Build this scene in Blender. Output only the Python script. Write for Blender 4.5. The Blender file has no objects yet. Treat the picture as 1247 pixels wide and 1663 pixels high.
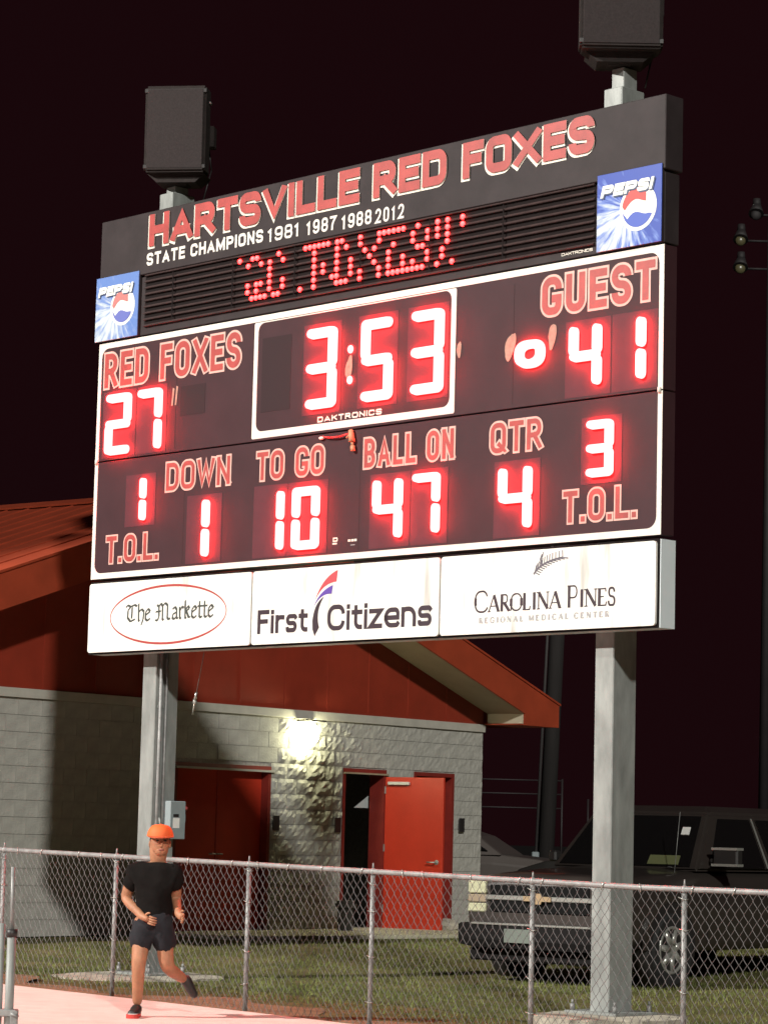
import bpy, bmesh, math, random
import numpy as np
from mathutils import Vector, Matrix
random.seed(7); rng = np.random.default_rng(7)
S = bpy.context.scene
COL = S.collection
PI = math.pi

# ---------------------------------------------------------------- camera
cd = bpy.data.cameras.new('camera'); cam = bpy.data.objects.new('camera', cd); COL.objects.link(cam)
pch, rol = 0.118, 0.025
fwd = Vector((0, math.cos(pch), math.sin(pch))); U0 = Vector((0, -math.sin(pch), math.cos(pch))); X0 = Vector((1, 0, 0))
rt = math.cos(rol)*X0 + math.sin(rol)*U0; up = -math.sin(rol)*X0 + math.cos(rol)*U0
M = Matrix((rt, up, -fwd)).transposed().to_4x4(); M.translation = (0, 0, 1.5)
cam.matrix_world = M
cd.sensor_fit = 'VERTICAL'; cd.sensor_height = 36.0; cd.lens = 36.0*4400/1663; cd.clip_end = 1500; cd.clip_start = .1
S.camera = cam
# ---------------------------------------------------------------- world, floodlights
w = bpy.data.worlds.new("World"); S.world = w; w.use_nodes = True
nt = w.node_tree; bg = nt.nodes['Background']
bg.inputs[0].default_value = (.0092, .0023, .0032, 1); bg.inputs[1].default_value = 1.0
sd = bpy.data.lights.new('floodlight_bank', 'SUN'); sun = bpy.data.objects.new('floodlight_bank', sd); COL.objects.link(sun)
az, el = math.radians(11.0), math.radians(26)
sd.energy = 2.15; sd.angle = math.radians(2.0); sd.color = (1, .99, .92)
sun.rotation_euler = Vector((-math.sin(az)*math.cos(el), math.cos(az)*math.cos(el), -math.sin(el))).to_track_quat('-Z', 'Y').to_euler()
# second floodlight tower of the stadium, standing to the left of the track
ld = bpy.data.lights.new('floodlight_tower_lamp', 'SPOT'); lo = bpy.data.objects.new('floodlight_tower_lamp', ld); COL.objects.link(lo)
lo.location = (-37, 7.5, 25)
tgt = Vector((1.2, 22.3, 1.2))
lo.rotation_euler = (tgt-lo.location).to_track_quat('-Z', 'Y').to_euler()
ld.energy = 150000; ld.spot_size = math.radians(31); ld.spot_blend = .22; ld.shadow_soft_size = .55; ld.color = (1, .96, .89)
S.view_settings.view_transform = 'Standard'; S.view_settings.look = 'None'; S.view_settings.exposure = 0; S.view_settings.gamma = 1
S.view_settings.use_curve_mapping = False

# ---------------------------------------------------------------- materials
MATS = {}
def pm(name, col, rough=.6, metal=0., var=0., scale=8., bump=0., bscale=None, spec=.5, emit=None, estr=0, stretch=(1,1,1), col2=None, coat=0):
    if name in MATS: return MATS[name]
    m = bpy.data.materials.new(name); m.use_nodes = True; n = m.node_tree.nodes; l = m.node_tree.links
    b = n['Principled BSDF']
    b.inputs['Base Color'].default_value = (*col, 1); b.inputs['Roughness'].default_value = rough; b.inputs['Metallic'].default_value = metal
    b.inputs['Specular IOR Level'].default_value = spec
    if coat: b.inputs['Coat Weight'].default_value = coat
    if emit: b.inputs['Emission Color'].default_value = (*emit, 1); b.inputs['Emission Strength'].default_value = estr
    if var or bump:
        tc = n.new('ShaderNodeTexCoord'); mp = n.new('ShaderNodeMapping'); mp.inputs['Scale'].default_value = stretch
        l.new(tc.outputs['Object'], mp.inputs[0])
        nz = n.new('ShaderNodeTexNoise'); nz.inputs['Scale'].default_value = scale; nz.inputs['Detail'].default_value = 7; nz.inputs['Roughness'].default_value = .62
        l.new(mp.outputs[0], nz.inputs['Vector'])
        if var:
            rp = n.new('ShaderNodeValToRGB'); rp.color_ramp.elements[0].position = .33; rp.color_ramp.elements[1].position = .68
            c2 = col2 or tuple(c*(1-var) for c in col)
            rp.color_ramp.elements[0].color = (*c2, 1); rp.color_ramp.elements[1].color = (*[min(1, c*(1+var*.5)) for c in col], 1)
            l.new(nz.outputs[0], rp.inputs[0]); l.new(rp.outputs[0], b.inputs['Base Color'])
        if bump:
            n2 = n.new('ShaderNodeTexNoise'); n2.inputs['Scale'].default_value = bscale or scale*4; n2.inputs['Detail'].default_value = 6
            l.new(mp.outputs[0], n2.inputs['Vector'])
            bp = n.new('ShaderNodeBump'); bp.inputs['Strength'].default_value = bump; bp.inputs['Distance'].default_value = .02
            l.new(n2.outputs[0], bp.inputs['Height']); l.new(bp.outputs[0], b.inputs['Normal'])
    MATS[name] = m; return m

m_black = pm('board_black_paint', (.030, .023, .024), .6, var=.25, scale=3, bump=.05, spec=.2)
m_face = pm('board_face', (.040, .016, .0195), .6, var=.15, scale=2.5, bump=.04, spec=.22)
m_joint = pm('joint_dark_paint', (.030, .017, .019), .7, spec=.15)  # dark paint of the panel joints and blank digits
m_digitp = pm('digit_panel', (.082, .024, .031), .6, var=.12, scale=5, spec=.2)  # red LED halo partly put into the panel colour
m_slat = pm('louvre_slat', (.046, .028, .027), .7, var=.3, scale=9, spec=.2)
m_slot = pm('louvre_slot', (.012, .009, .009), .9, spec=.1)
m_white = pm('white_vinyl', (.64, .61, .55), .5, var=.10, scale=5, stretch=(1, 1, .4))
m_ad = pm('sign_white_acrylic', (.82, .81, .76), .4, var=.0)
m_red = pm('lettering_red_vinyl', (.34, .048, .042), .5, var=.22, scale=6)
m_pink = pm('lettering_outline', (.62, .36, .31), .5, var=.15, scale=9)
m_cream = pm('lettering_cream', (.68, .64, .55), .5, var=.15, scale=9)
m_ink = pm('dark_ink', (.028, .014, .022), .5)
m_grey = pm('faint_ink', (.26, .25, .25), .5)
m_led = pm('led_segment', (.3, .02, .02), .5, emit=(1, .0130, .0128), estr=86)
m_dot = pm('led_dot', (.3, .02, .02), .5, emit=(1, .014, .014), estr=22)
m_steel = pm('galvanised_steel', (.26, .272, .26), .55, .15, var=.32, scale=6, bump=.12, stretch=(1, 1, .35))
m_steel2 = pm('galvanised_tube', (.25, .25, .245), .5, .2, var=.3, scale=14, bump=.1)
m_wire = pm('galvanised_wire', (.10, .092, .092), .6, .1, var=.2, scale=30)
m_rust = pm('rusty_tie', (.12, .04, .03), .8)
m_conc = pm('old_concrete', (.40, .36, .29), .9, var=.35, scale=7, bump=.6, bscale=30)
m_block = pm('concrete_block', (.39, .38, .345), .92, var=.20, scale=4, bump=.4, bscale=30)
m_mortar = pm('mortar', (.36, .35, .32), .95, var=.2, scale=20, bump=.3)
m_trim = pm('grey_white_trim', (.44, .42, .37), .6, var=.12, scale=4)
m_siding = pm('red_metal_siding', (.24, .026, .011), .55, var=.16, scale=2)
m_roof = pm('red_metal_roof', (.34, .050, .019), .55, var=.18, scale=2)
m_soffit = pm('beige_soffit', (.30, .25, .17), .7, var=.1, scale=3)
m_door = pm('red_door_paint', (.50, .036, .015), .45, var=.12, scale=2.5)
m_frame = pm('door_frame_paint', (.20, .022, .016), .5, var=.15, scale=6)
m_dark = pm('dark_interior', (.03, .02, .018), .9)
m_inter = pm('interior_wall', (.20, .15, .10), .9)
m_plastic = pm('black_plastic', (.018, .016, .016), .5)
m_spk = pm('speaker_cabinet', (.026, .021, .020), .85, spec=.15, var=.2, scale=12, bump=.2, bscale=60)
m_grille = pm('speaker_grille', (.030, .024, .024), .85, spec=.15, var=.2, scale=60)
m_box = pm('grey_enclosure', (.24, .28, .29), .5, var=.08, scale=8)
m_label = pm('white_label', (.75, .75, .72), .5)
m_lamp = pm('lamp_globe', (.9, .9, .8), .4, emit=(1.0, .98, .62), estr=85)
m_truck = pm('truck_paint', (.032, .026, .023), .35, var=.08, scale=3, coat=.4)
m_glass = pm('dark_glass', (.006, .006, .006), .06, spec=.6)
m_chrome = pm('chrome', (.42, .42, .39), .28, .55)
m_hl = pm('headlight_lens', (.62, .62, .42), .15, .1, var=.3, scale=20)
m_tyre = pm('tyre_rubber', (.012, .012, .012), .85)
m_wood = pm('weathered_pole', (.024, .020, .019), .9, var=.3, scale=6, bump=.3, stretch=(1, 1, .1))
m_skin = pm('skin', (.36, .16, .085), .6, var=.22, scale=14, bump=.15, bscale=60)
m_shirt = pm('black_shirt', (.009, .0075, .007), .95, spec=.1, var=.3, scale=9, bump=.25, bscale=12)
m_short = pm('grey_shorts', (.022, .022, .026), .95, spec=.15, var=.3, scale=9, bump=.25, bscale=12)
m_cap = pm('orange_cap', (.75, .13, .025), .7, var=.1, scale=12)
m_hair = pm('dark_hair', (.012, .008, .006), .8)
m_sole = pm('red_sole', (.5, .04, .03), .6)

# stained sign face: vertical weather streaks (dirt with its own shape)
def stain(m, amt, sx):
    n = m.node_tree.nodes; l = m.node_tree.links; b = n['Principled BSDF']
    tc = n.new('ShaderNodeTexCoord'); mp = n.new('ShaderNodeMapping'); mp.inputs['Scale'].default_value = (sx, 1, .55)
    l.new(tc.outputs['Object'], mp.inputs[0]); nz = n.new('ShaderNodeTexNoise'); nz.inputs['Scale'].default_value = 1.6; nz.inputs['Detail'].default_value = 4
    l.new(mp.outputs[0], nz.inputs['Vector'])
    rp = n.new('ShaderNodeValToRGB'); rp.color_ramp.elements[0].position = .30; rp.color_ramp.elements[1].position = .44
    base = (.71, .70, .655)
    rp.color_ramp.elements[0].color = (*[c*(1-amt) for c in base], 1); rp.color_ramp.elements[1].color = (*base, 1)
    l.new(nz.outputs[0], rp.inputs[0]); l.new(rp.outputs[0], b.inputs['Base Color'])
stain(m_ad, .40, 4.0)

# ---------------------------------------------------------------- helpers
def box(bm, x0, x1, y0, y1, z0, z1, bev=0):
    vs = [bm.verts.new(p) for p in ((x0,y0,z0),(x1,y0,z0),(x1,y1,z0),(x0,y1,z0),(x0,y0,z1),(x1,y0,z1),(x1,y1,z1),(x0,y1,z1))]
    fs = [bm.faces.new([vs[i] for i in q]) for q in ((0,3,2,1),(4,5,6,7),(0,1,5,4),(1,2,6,5),(2,3,7,6),(3,0,4,7))]
    if bev:
        es = set(e for f in fs for e in f.edges)
        bmesh.ops.bevel(bm, geom=list(es), offset=bev, segments=1, affect='EDGES')
def tube(bm, a, b, r, r2=None, n=10, cap=True):
    a = Vector(a); b = Vector(b); r2 = r if r2 is None else r2
    d = (b-a).normalized(); u = d.cross(Vector((0, 0, 1)))
    if u.length < .01: u = Vector((1, 0, 0))
    u.normalize(); v = d.cross(u)
    A = [bm.verts.new(a+(u*math.cos(t)+v*math.sin(t))*r) for t in [2*PI*i/n for i in range(n)]]
    B = [bm.verts.new(b+(u*math.cos(t)+v*math.sin(t))*r2) for t in [2*PI*i/n for i in range(n)]]
    for i in range(n): 
        f = bm.faces.new((A[i], A[(i+1) % n], B[(i+1) % n], B[i])); f.smooth = True
    if cap: bm.faces.new(A[::-1]); bm.faces.new(B)
def prism(bm, pts, d, axis='y', off=0):
    """extrude 2D polygon pts (x,z) along y from off to off+d"""
    if axis == 'y': f3 = lambda p, t: (p[0], t, p[1])
    elif axis == 'z': f3 = lambda p, t: (p[0], p[1], t)
    else: f3 = lambda p, t: (t, p[0], p[1])
    A = [bm.verts.new(f3(p, off)) for p in pts]; B = [bm.verts.new(f3(p, off+d)) for p in pts]
    bm.faces.new(A); bm.faces.new(B[::-1]); n = len(pts)
    for i in range(n): bm.faces.new((A[(i+1) % n], A[i], B[i], B[(i+1) % n]))
def ellips(bm, c, r, seg=16, ring=10, rot=None):
    mt = Matrix.Translation(c) @ (rot or Matrix.Identity(4)) @ Matrix.Diagonal((*r, 1))
    g = bmesh.ops.create_uvsphere(bm, u_segments=seg, v_segments=ring, radius=1, matrix=mt)
    for v in g['verts']:
        for f in v.link_faces: f.smooth = True
def link(name, me, mat=None, parent=None, loc=None, rotz=None):
    o = bpy.data.objects.new(name, me); COL.objects.link(o)
    if mat and me is not None and not me.materials: me.materials.append(mat)
    if parent: o.parent = parent
    if loc: o.location = loc
    if rotz is not None: o.rotation_euler = (0, 0, rotz)
    return o
def obj(name, bm, mat, parent=None, loc=None, rotz=None):
    bmesh.ops.recalc_face_normals(bm, faces=bm.faces)
    me = bpy.data.meshes.new(name); bm.to_mesh(me); bm.free()
    return link(name, me, mat, parent, loc, rotz)
def bx(name, mat, parent, *a, bev=0):
    bm = bmesh.new(); box(bm, *a, bev=bev); return obj(name, bm, mat, parent)
def tag(o, label=None, cat=None, group=None, kind=None):
    if label: o['label'] = label
    if cat: o['category'] = cat
    if group: o['group'] = group
    if kind: o['kind'] = kind
    return o
def thing(name, label, cat, loc=(0,0,0), rotz=0, group=None):
    o = bpy.data.objects.new(name, None); COL.objects.link(o); o.location = loc; o.rotation_euler = (0, 0, rotz)
    o.empty_display_size = .2
    return tag(o, label, cat, group)
def copy_tree(o, parent=None):
    c = o.copy(); COL.objects.link(c)
    if parent: c.parent = parent
    for ch in list(o.children): copy_tree(ch, c)
    return c
def np_mesh(name, V, F, mat, parent=None):
    me = bpy.data.meshes.new(name); me.from_pydata(V, [], F); me.update()
    return link(name, me, mat, parent)
def gz(x, y): return (max(-.15, min(0, .0145*(y-24.2)))+min(.155, max(0, .042*(y-28.6))))-.075*min(1, max(0, (x-.3)/1.5))*min(1, max(0, (26.5-y)/2))*min(1, max(0, (y-17)/2))

# ---------------------------------------------------------------- stroke lettering
def rp(pts, closed=False, seg=6):
    """polyline with rounded corners: pts (x,y,r)"""
    out = []; n = len(pts)
    P = [(p[0], p[1], p[2] if len(p) > 2 else 0) for p in pts]
    for i in range(n):
        x, y, r = P[i]
        if r <= 0 or (not closed and i in (0, n-1)): out.append((x, y)); continue
        a = Vector(P[i-1][:2]); b = Vector((x, y)); c = Vector(P[(i+1) % n][:2])
        u = (a-b); v = (c-b); lu, lv = u.length, v.length
        rr = min(r, lu*.5 if (closed or i-1 > 0) else lu, lv*.5 if (closed or i+1 < n-1) else lv)
        u.normalize(); v.normalize(); p0 = b+u*rr; p2 = b+v*rr
        for k in range(seg+1):
            t = k/seg*PI/2; q = b+(p0-b)*(1-math.sin(t))+(p2-b)*(1-math.cos(t))
            out.append((q.x, q.y))
    return out
def ribbon(pts, t, closed=False, cap=True):
    P = [Vector(p) for p in pts]
    Q = [P[0]]
    for p in P[1:]:
        if (p-Q[-1]).length > 1e-5: Q.append(p)
    P = Q
    if closed and (P[0]-P[-1]).length < 1e-5: P.pop()
    n = len(P); 
    if n < 2: return []
    h = t/2
    if not closed and cap:
        P[0] = P[0]+(P[0]-P[1]).normalized()*h; P[-1] = P[-1]+(P[-1]-P[-2]).normalized()*h
    L, R = [], []
    for i in range(n):
        if closed: a, b = (P[i]-P[i-1]).normalized(), (P[(i+1) % n]-P[i]).normalized()
        elif i == 0: a = b = (P[1]-P[0]).normalized()
        elif i == n-1: a = b = (P[-1]-P[-2]).normalized()
        else: a, b = (P[i]-P[i-1]).normalized(), (P[i+1]-P[i]).normalized()
        na, nb = Vector((-a.y, a.x)), Vector((-b.y, b.x)); m = na+nb
        if m.length < .2: m = na.copy(); k = 1
        else:
            m.normalize(); k = 1/max(.35, m.dot(na))
        L.append(P[i]+m*h*k); R.append(P[i]-m*h*k)
    quads = []
    for i in range(n if closed else n-1):
        j = (i+1) % n; quads.append((L[i], L[j], R[j], R[i]))
    return quads
ROUND = .25
def glyph(ch, w, h):
    R = min(w*.5, h*ROUND); q = h*.5
    g = {
    'A': [[(0,0),(w*.5,h*1.06),(w,0)], [(w*.17,h*.27),(w*.83,h*.27)]],
    'B': [[(0,0),(0,h)], rp([(0,h),(w*.95,h,R),(w*.95,q,R),(0,q)]), rp([(0,q),(w,q,R),(w,0,R),(0,0)])],
    'C': [('n', rp([(w,h*.66),(w,h,R),(0,h,R),(0,0,R),(w,0,R),(w,h*.34)]))],
    'D': [('c', rp([(0,0,0),(0,h,0),(w,h,R*1.2),(w,0,R*1.2)], True))],
    'E': [[(w,h),(0,h),(0,0),(w,0)], [(0,q*1.04),(w*.9,q*1.04)]],
    'F': [[(w,h),(0,h),(0,0)], [(0,q*1.04),(w*.85,q*1.04)]],
    'G': [('n', rp([(w,h*.70),(w,h,R),(0,h,R),(0,0,R),(w,0,R),(w,h*.40),(w*.50,h*.40)]))],
    'H': [[(0,0),(0,h)], [(w,0),(w,h)], [(0,q),(w,q)]],
    'I': [[(w/2,0),(w/2,h)]],
    'K': [[(0,0),(0,h)], [(w,h),(w*.05,h*.42)], [(w*.38,h*.62),(w,0)]],
    'L': [[(0,h),(0,0),(w,0)]],
    'M': [[(0,0),(0,h)], [(w,0),(w,h)], [(0,h),(w/2,h*.12),(w,h)]],
    'N': [[(0,0),(0,h)], [(w,0),(w,h)], [(0,h),(w,0)]],
    'O': [('c', rp([(0,0,R),(0,h,R),(w,h,R),(w,0,R)], True))],
    'P': [[(0,0),(0,h)], rp([(0,h),(w,h,R),(w,h*.44,R),(0,h*.44)])],
    'Q': [('c', rp([(0,0,R),(0,h,R),(w,h,R),(w,0,R)], True)), [(w*.6,h*.22),(w*1.05,-h*.06)]],
    'R': [[(0,0),(0,h)], rp([(0,h),(w*.95,h,R),(w*.95,h*.46,R),(0,h*.46)]), [(w*.5,h*.46),(w,0)]],
    'S': [('n', rp([(w,h*.745),(w,h,R),(0,h,R),(0,h*.54,R*.9),(w,h*.46,R*.9),(w,0,R),(0,0,R),(0,h*.255)]))],
    'T': [[(0,h),(w,h)], [(w/2,h),(w/2,0)]],
    'U': [rp([(0,h),(0,0,R),(w,0,R),(w,h)])],
    'V': [[(0,h),(w/2,-h*.06),(w,h)]],
    'W': [[(0,h),(w*.25,-h*.04),(w*.5,h*.9),(w*.75,-h*.04),(w,h)]],
    'X': [[(0,0),(w,h)], [(0,h),(w,0)]],
    'Y': [[(0,h),(w/2,h*.45),(w,h)], [(w/2,h*.45),(w/2,0)]],
    '0': [('c', rp([(0,0,R),(0,h,R),(w,h,R),(w,0,R)], True))],
    '1': [[(w*.05,h*.80),(w*.55,h*.98),(w*.55,0)]],
    '2': [('n', rp([(0,h*.70),(0,h,R),(w,h,R),(w,h*.52,R*.8),(0,0),(w+.012,0)]))],
    '7': [rp([(0,h),(w,h),(w*.35,h*.45,.02),(w*.3,0)])],
    '8': [('c', rp([(w*.04,q,R*.8),(w*.04,h,R*.8),(w*.96,h,R*.8),(w*.96,q,R*.8)], True)), ('c', rp([(0,0,R),(0,q,R*.8),(w,q,R*.8),(w,0,R)], True))],
    '9': [('c', rp([(0,h*.42,R),(0,h,R),(w,h,R),(w,h*.42,R)], True)), ('n', rp([(w,h*.6),(w,0,R*1.2),(0,0,R),(0,h*.24)]))],
    '.': [[(0,0),(.0005,0)]],
    # lower case (x-height .72)
    'i': [[(0,0),(0,h*.70)], [(0,h*.98),(.001,h*.98)]],
    'r': [[(0,0),(0,h*.70)], rp([(0,h*.45),(w*.15,h*.70,h*.2),(w,h*.68)])],
    's': [rp([(w,h*.66),(w*.95,h*.71,R*.6),(0,h*.71,R*.8),(0,h*.36,R*.6),(w,h*.36,R*.6),(w,0,R*.8),(0,0,R*.6),(0,h*.06)])],
    't': [rp([(w*.35,h*.92),(w*.35,0,R),(w,0)]), [(0,h*.70),(w,h*.70)]],
    'z': [[(0,h*.70),(w,h*.70),(0,0),(w,0)]],
    'e': [rp([(0,h*.35),(w,h*.35),(w,h*.71,R),(0,h*.71,R),(0,0,R),(w*.95,0,R*.4),(w,h*.06)])],
    'n': [[(0,0),(0,h*.70)], rp([(0,h*.5),(0,h*.71,R*.9),(w,h*.71,R),(w,0)])],
    }
    return g.get(ch, [])
WID = {'I': .02, 'i': .02, 'M': 1.35, 'W': 1.45, 'E': .86, 'F': .82, 'L': .80, '1': .62, '.': .02, 'T': .95, 'A': 1.12, 'V': 1.1, 'X': 1.1, 'r': .55, 't': .55, 's': .72, 'z': .72, 'e': .85, 'n': .8, 'C': 1.05, 'O': 1.08, 'Q': 1.08, 'G': 1.06}
def text_quads(txt, x0, x1, z0, z1, t, gap=None, space=.55, widths=None):
    """fit txt between x0..x1; returns list of (strokes) in real coordinates"""
    gap = t*.45 if gap is None else gap
    h = (z1-z0)-t
    unit = 0; fixed = 0
    for i, c in enumerate(txt):
        if c == ' ': unit += space
        else: unit += WID.get(c, 1.0) if not (c in 'Ii.') else 0; fixed += t
        if i < len(txt)-1: fixed += gap
    k = ((x1-x0)-fixed)/max(unit, .001)
    x = x0; out = []
    for c in txt:
        if c == ' ': x += k*space+gap; continue
        w = 0.0 if c in 'Ii.' else k*WID.get(c, 1.0)
        st = []
        for s in glyph(c, max(w, .0001), h):
            kd = s[0] if isinstance(s, tuple) else 'o'
            pts = s[1] if isinstance(s, tuple) else s
            st.append((kd, [(x+t/2+p[0], z0+t/2+p[1]) for p in pts]))
        out.append(st); x += w+t+gap
    return out
def letter(strokes, layers, parent, name='letter'):
    """one raised letter; layers = (thickness, y, material, clamp, dx, dz, slant, zref)"""
    V, F, MI, mats = [], [], [], []
    for t, y, mat, clampz, dx, dz, slant, zref in layers:
        mats.append(mat)
        for k, (kd, pts) in enumerate(strokes):
            yy = y-.0003*(k % 7)
            for q in ribbon(pts, t, kd == 'c', kd == 'o'):
                b = len(V)
                for p in q:
                    z = p.y if clampz is None else min(max(p.y, clampz[0]), clampz[1])
                    V.append((p.x+dx+slant*(z-zref), yy, z+dz))
                F.append((b, b+1, b+2, b+3)); MI.append(len(mats)-1)
    me = bpy.data.meshes.new(name); me.from_pydata(V, [], F)
    for m in mats: me.materials.append(m)
    me.polygons.foreach_set('material_index', MI); me.update()
    return link(name, me, None, parent)
def outlined(name, txt, x0, x1, z0, z1, t, o, y, parent, mf, mo, gap=None, space=.55):
    for st in text_quads(txt, x0+o, x1-o, z0+o, z1-o, t, gap=(gap if gap is not None else t*.35+o*1.4), space=space):
        letter(st, [(t+2*o, y, mo, (z0, z1), 0, 0, 0, 0), (t, y-.003, mf, (z0+o, z1-o), 0, 0, 0, 0)], parent)
def rrect(x0, x1, z0, z1, r, n=5):
    out = []
    for cx, cz, a0 in ((x1-r, z1-r, 0), (x0+r, z1-r, 90), (x0+r, z0+r, 180), (x1-r, z0+r, 270)):
        for k in range(n+1):
            a = math.radians(a0+90*k/n); out.append((cx+r*math.cos(a), cz+r*math.sin(a)))
    return out
def ring_mesh(name, outer, inner, y0, y1, mat, parent):
    bm = bmesh.new(); n = len(outer)
    A = [bm.verts.new((p[0], y0, p[1])) for p in outer]; B = [bm.verts.new((p[0], y0, p[1])) for p in inner]
    A2 = [bm.verts.new((p[0], y1, p[1])) for p in outer]; B2 = [bm.verts.new((p[0], y1, p[1])) for p in inner]
    for i in range(n):
        j = (i+1) % n
        bm.faces.new((A[i], A[j], B[j], B[i])); bm.faces.new((A[i], A2[i], A2[j], A[j])); bm.faces.new((B[i], B[j], B2[j], B2[i]))
    bmesh.ops.remove_doubles(bm, verts=bm.verts, dist=1e-6)
    return obj(name, bm, mat, parent)
def outer_for(x0, x1, z0, z1, n=5):
    out = []
    for c, in (((x1, z1),), ((x0, z1),), ((x0, z0),), ((x1, z0),)): 
        out += [c]*(n+1)
    # spread the points a little so that faces are not degenerate
    res = []
    k = n+1
    cs = [(x1, z1), (x0, z1), (x0, z0), (x1, z0)]
    for ci, (cx, cz) in enumerate(cs):
        for i in range(k):
            f = (i/n-.5)*.12
            if ci == 0: p = (cx, cz+min(0, f)) if f < 0 else (cx-f, cz)
            elif ci == 1: p = (cx-f if f < 0 else cx, cz) if f < 0 else (cx, cz-f)
            elif ci == 2: p = (cx, cz-f) if f < 0 else (cx+f, cz)
            else: p = (cx+f, cz) if f < 0 else (cx, cz+f)
            res.append(p)
    return res

# ================================================================ SETTING
def ground():
    xs = [-300, -60, -20]+list(np.arange(-8, 12.01, .8))+[20, 60, 300]
    ys = [-60, 0, 10]+list(np.arange(17, 45, .8))+[60, 120, 400]
    V = [(x, y, gz(x, y)+(random.uniform(-.006, .006) if abs(x) < 15 else 0)) for y in ys for x in xs]
    n = len(xs); F = [(j*n+i, j*n+i+1, (j+1)*n+i+1, (j+1)*n+i) for j in range(len(ys)-1) for i in range(n-1)]
    m = bpy.data.materials.new('grass_soil'); m.use_nodes = True; nd = m.node_tree.nodes; l = m.node_tree.links; b = nd['Principled BSDF']
    b.inputs['Roughness'].default_value = .95; b.inputs['Specular IOR Level'].default_value = .1
    tc = nd.new('ShaderNodeTexCoord'); nz = nd.new('ShaderNodeTexNoise'); nz.inputs['Scale'].default_value = .9; nz.inputs['Detail'].default_value = 8; nz.inputs['Roughness'].default_value = .7
    l.new(tc.outputs['Object'], nz.inputs['Vector'])
    r = nd.new('ShaderNodeValToRGB'); e = r.color_ramp.elements
    e[0].position = .3; e[0].color = (.055, .062, .020, 1); e[1].position = .72; e[1].color = (.19, .14, .07, 1)
    k = r.color_ramp.elements.new(.5); k.color = (.10, .09, .034, 1)
    l.new(nz.outputs[0], r.inputs[0]); l.new(r.outputs[0], b.inputs['Base Color'])
    n2 = nd.new('ShaderNodeTexNoise'); n2.inputs['Scale'].default_value = 25; n2.inputs['Detail'].default_value = 6; l.new(tc.outputs['Object'], n2.inputs['Vector'])
    bp = nd.new('ShaderNodeBump'); bp.inputs['Strength'].default_value = .8; bp.inputs['Distance'].default_value = .03
    l.new(n2.outputs[0], bp.inputs['Height']); l.new(bp.outputs[0], b.inputs['Normal'])
    o = np_mesh('ground', V, F, m); o['kind'] = 'structure'
ground()
def far_ground():  # dark sheet for unlit far ground, lack of light put into the colour
    m = pm('unlit_ground_dark', (.012, .011, .011), .95, var=.3, scale=2, spec=.1)
    o = np_mesh('unlit_far_ground', [(-300, 46, .204), (300, 46, .204), (300, 400, .204), (-300, 400, .204)], [(0, 1, 2, 3)], m); o['kind'] = 'structure'
far_ground()
YAW = .769
B2 = Vector((math.sin(YAW), -math.cos(YAW), 0)); N2 = Vector((-math.cos(YAW), -math.sin(YAW), 0))   # along board / towards viewer
F0 = Vector((-2.262, 24.294, 0))           # fence line reference
def fpt(k, w=0, z=0): 
    p = F0+B2*k+N2*w; return Vector((p.x, p.y, z))
def fgz(k): 
    return (-.012*(k)) if k < 7 else -.084
# track: follows the fence, towards the viewer
def track():
    V, F = [], []; ks = list(np.arange(-30, 40, 2.0)); ws = [.14, .6, 1.5, 3, 6, 12, 24, 40]
    for w_ in ws:
        for k in ks:
            p = fpt(k, w_); V.append((p.x, p.y, max(gz(p.x, p.y), fgz(min(max(k, -3), 8))-.004)+.022))
    n = len(ks); F = [(j*n+i, j*n+i+1, (j+1)*n+i+1, (j+1)*n+i) for j in range(len(ws)-1) for i in range(n-1)]
    # edge thickness
    b = len(V)
    for i in range(n): V.append((V[i][0], V[i][1], V[i][2]-.06))
    F += [(i, b+i, b+i+1, i+1) for i in range(n-1)]
    m = pm('overlit_red_track', (.76, .60, .54), .9, var=.12, scale=3.5, bump=.5, bscale=190, stretch=(1, 1, 1))  # red surface; floodlight overexposure put into the pale colour
    o = np_mesh('running_track', V, F, m); o['kind'] = 'structure'
    # verge: bare soil between track and grass
    V, F = [], []; ks = list(np.arange(-6, 14, .25))
    for k in ks:
        wb = -.55-.30*math.sin(k*1.7)-.2*math.sin(k*4.3)-.12*random.random()
        for w_ in (.16, -.1, wb):
            p = fpt(k, w_); V.append((p.x, p.y, max(gz(p.x, p.y), fgz(min(max(k, -3), 8)))+(.010 if w_ > wb else .002)))
    for i in range(len(ks)-1):
        for j in range(2): a = i*3+j; F.append((a, a+1, a+4, a+3))
    m = pm('bare_soil', (.21, .13, .065), .95, var=.35, scale=6, bump=.6, bscale=40)
    o = np_mesh('dirt_verge', V, F, m); o['kind'] = 'structure'
track()
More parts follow.
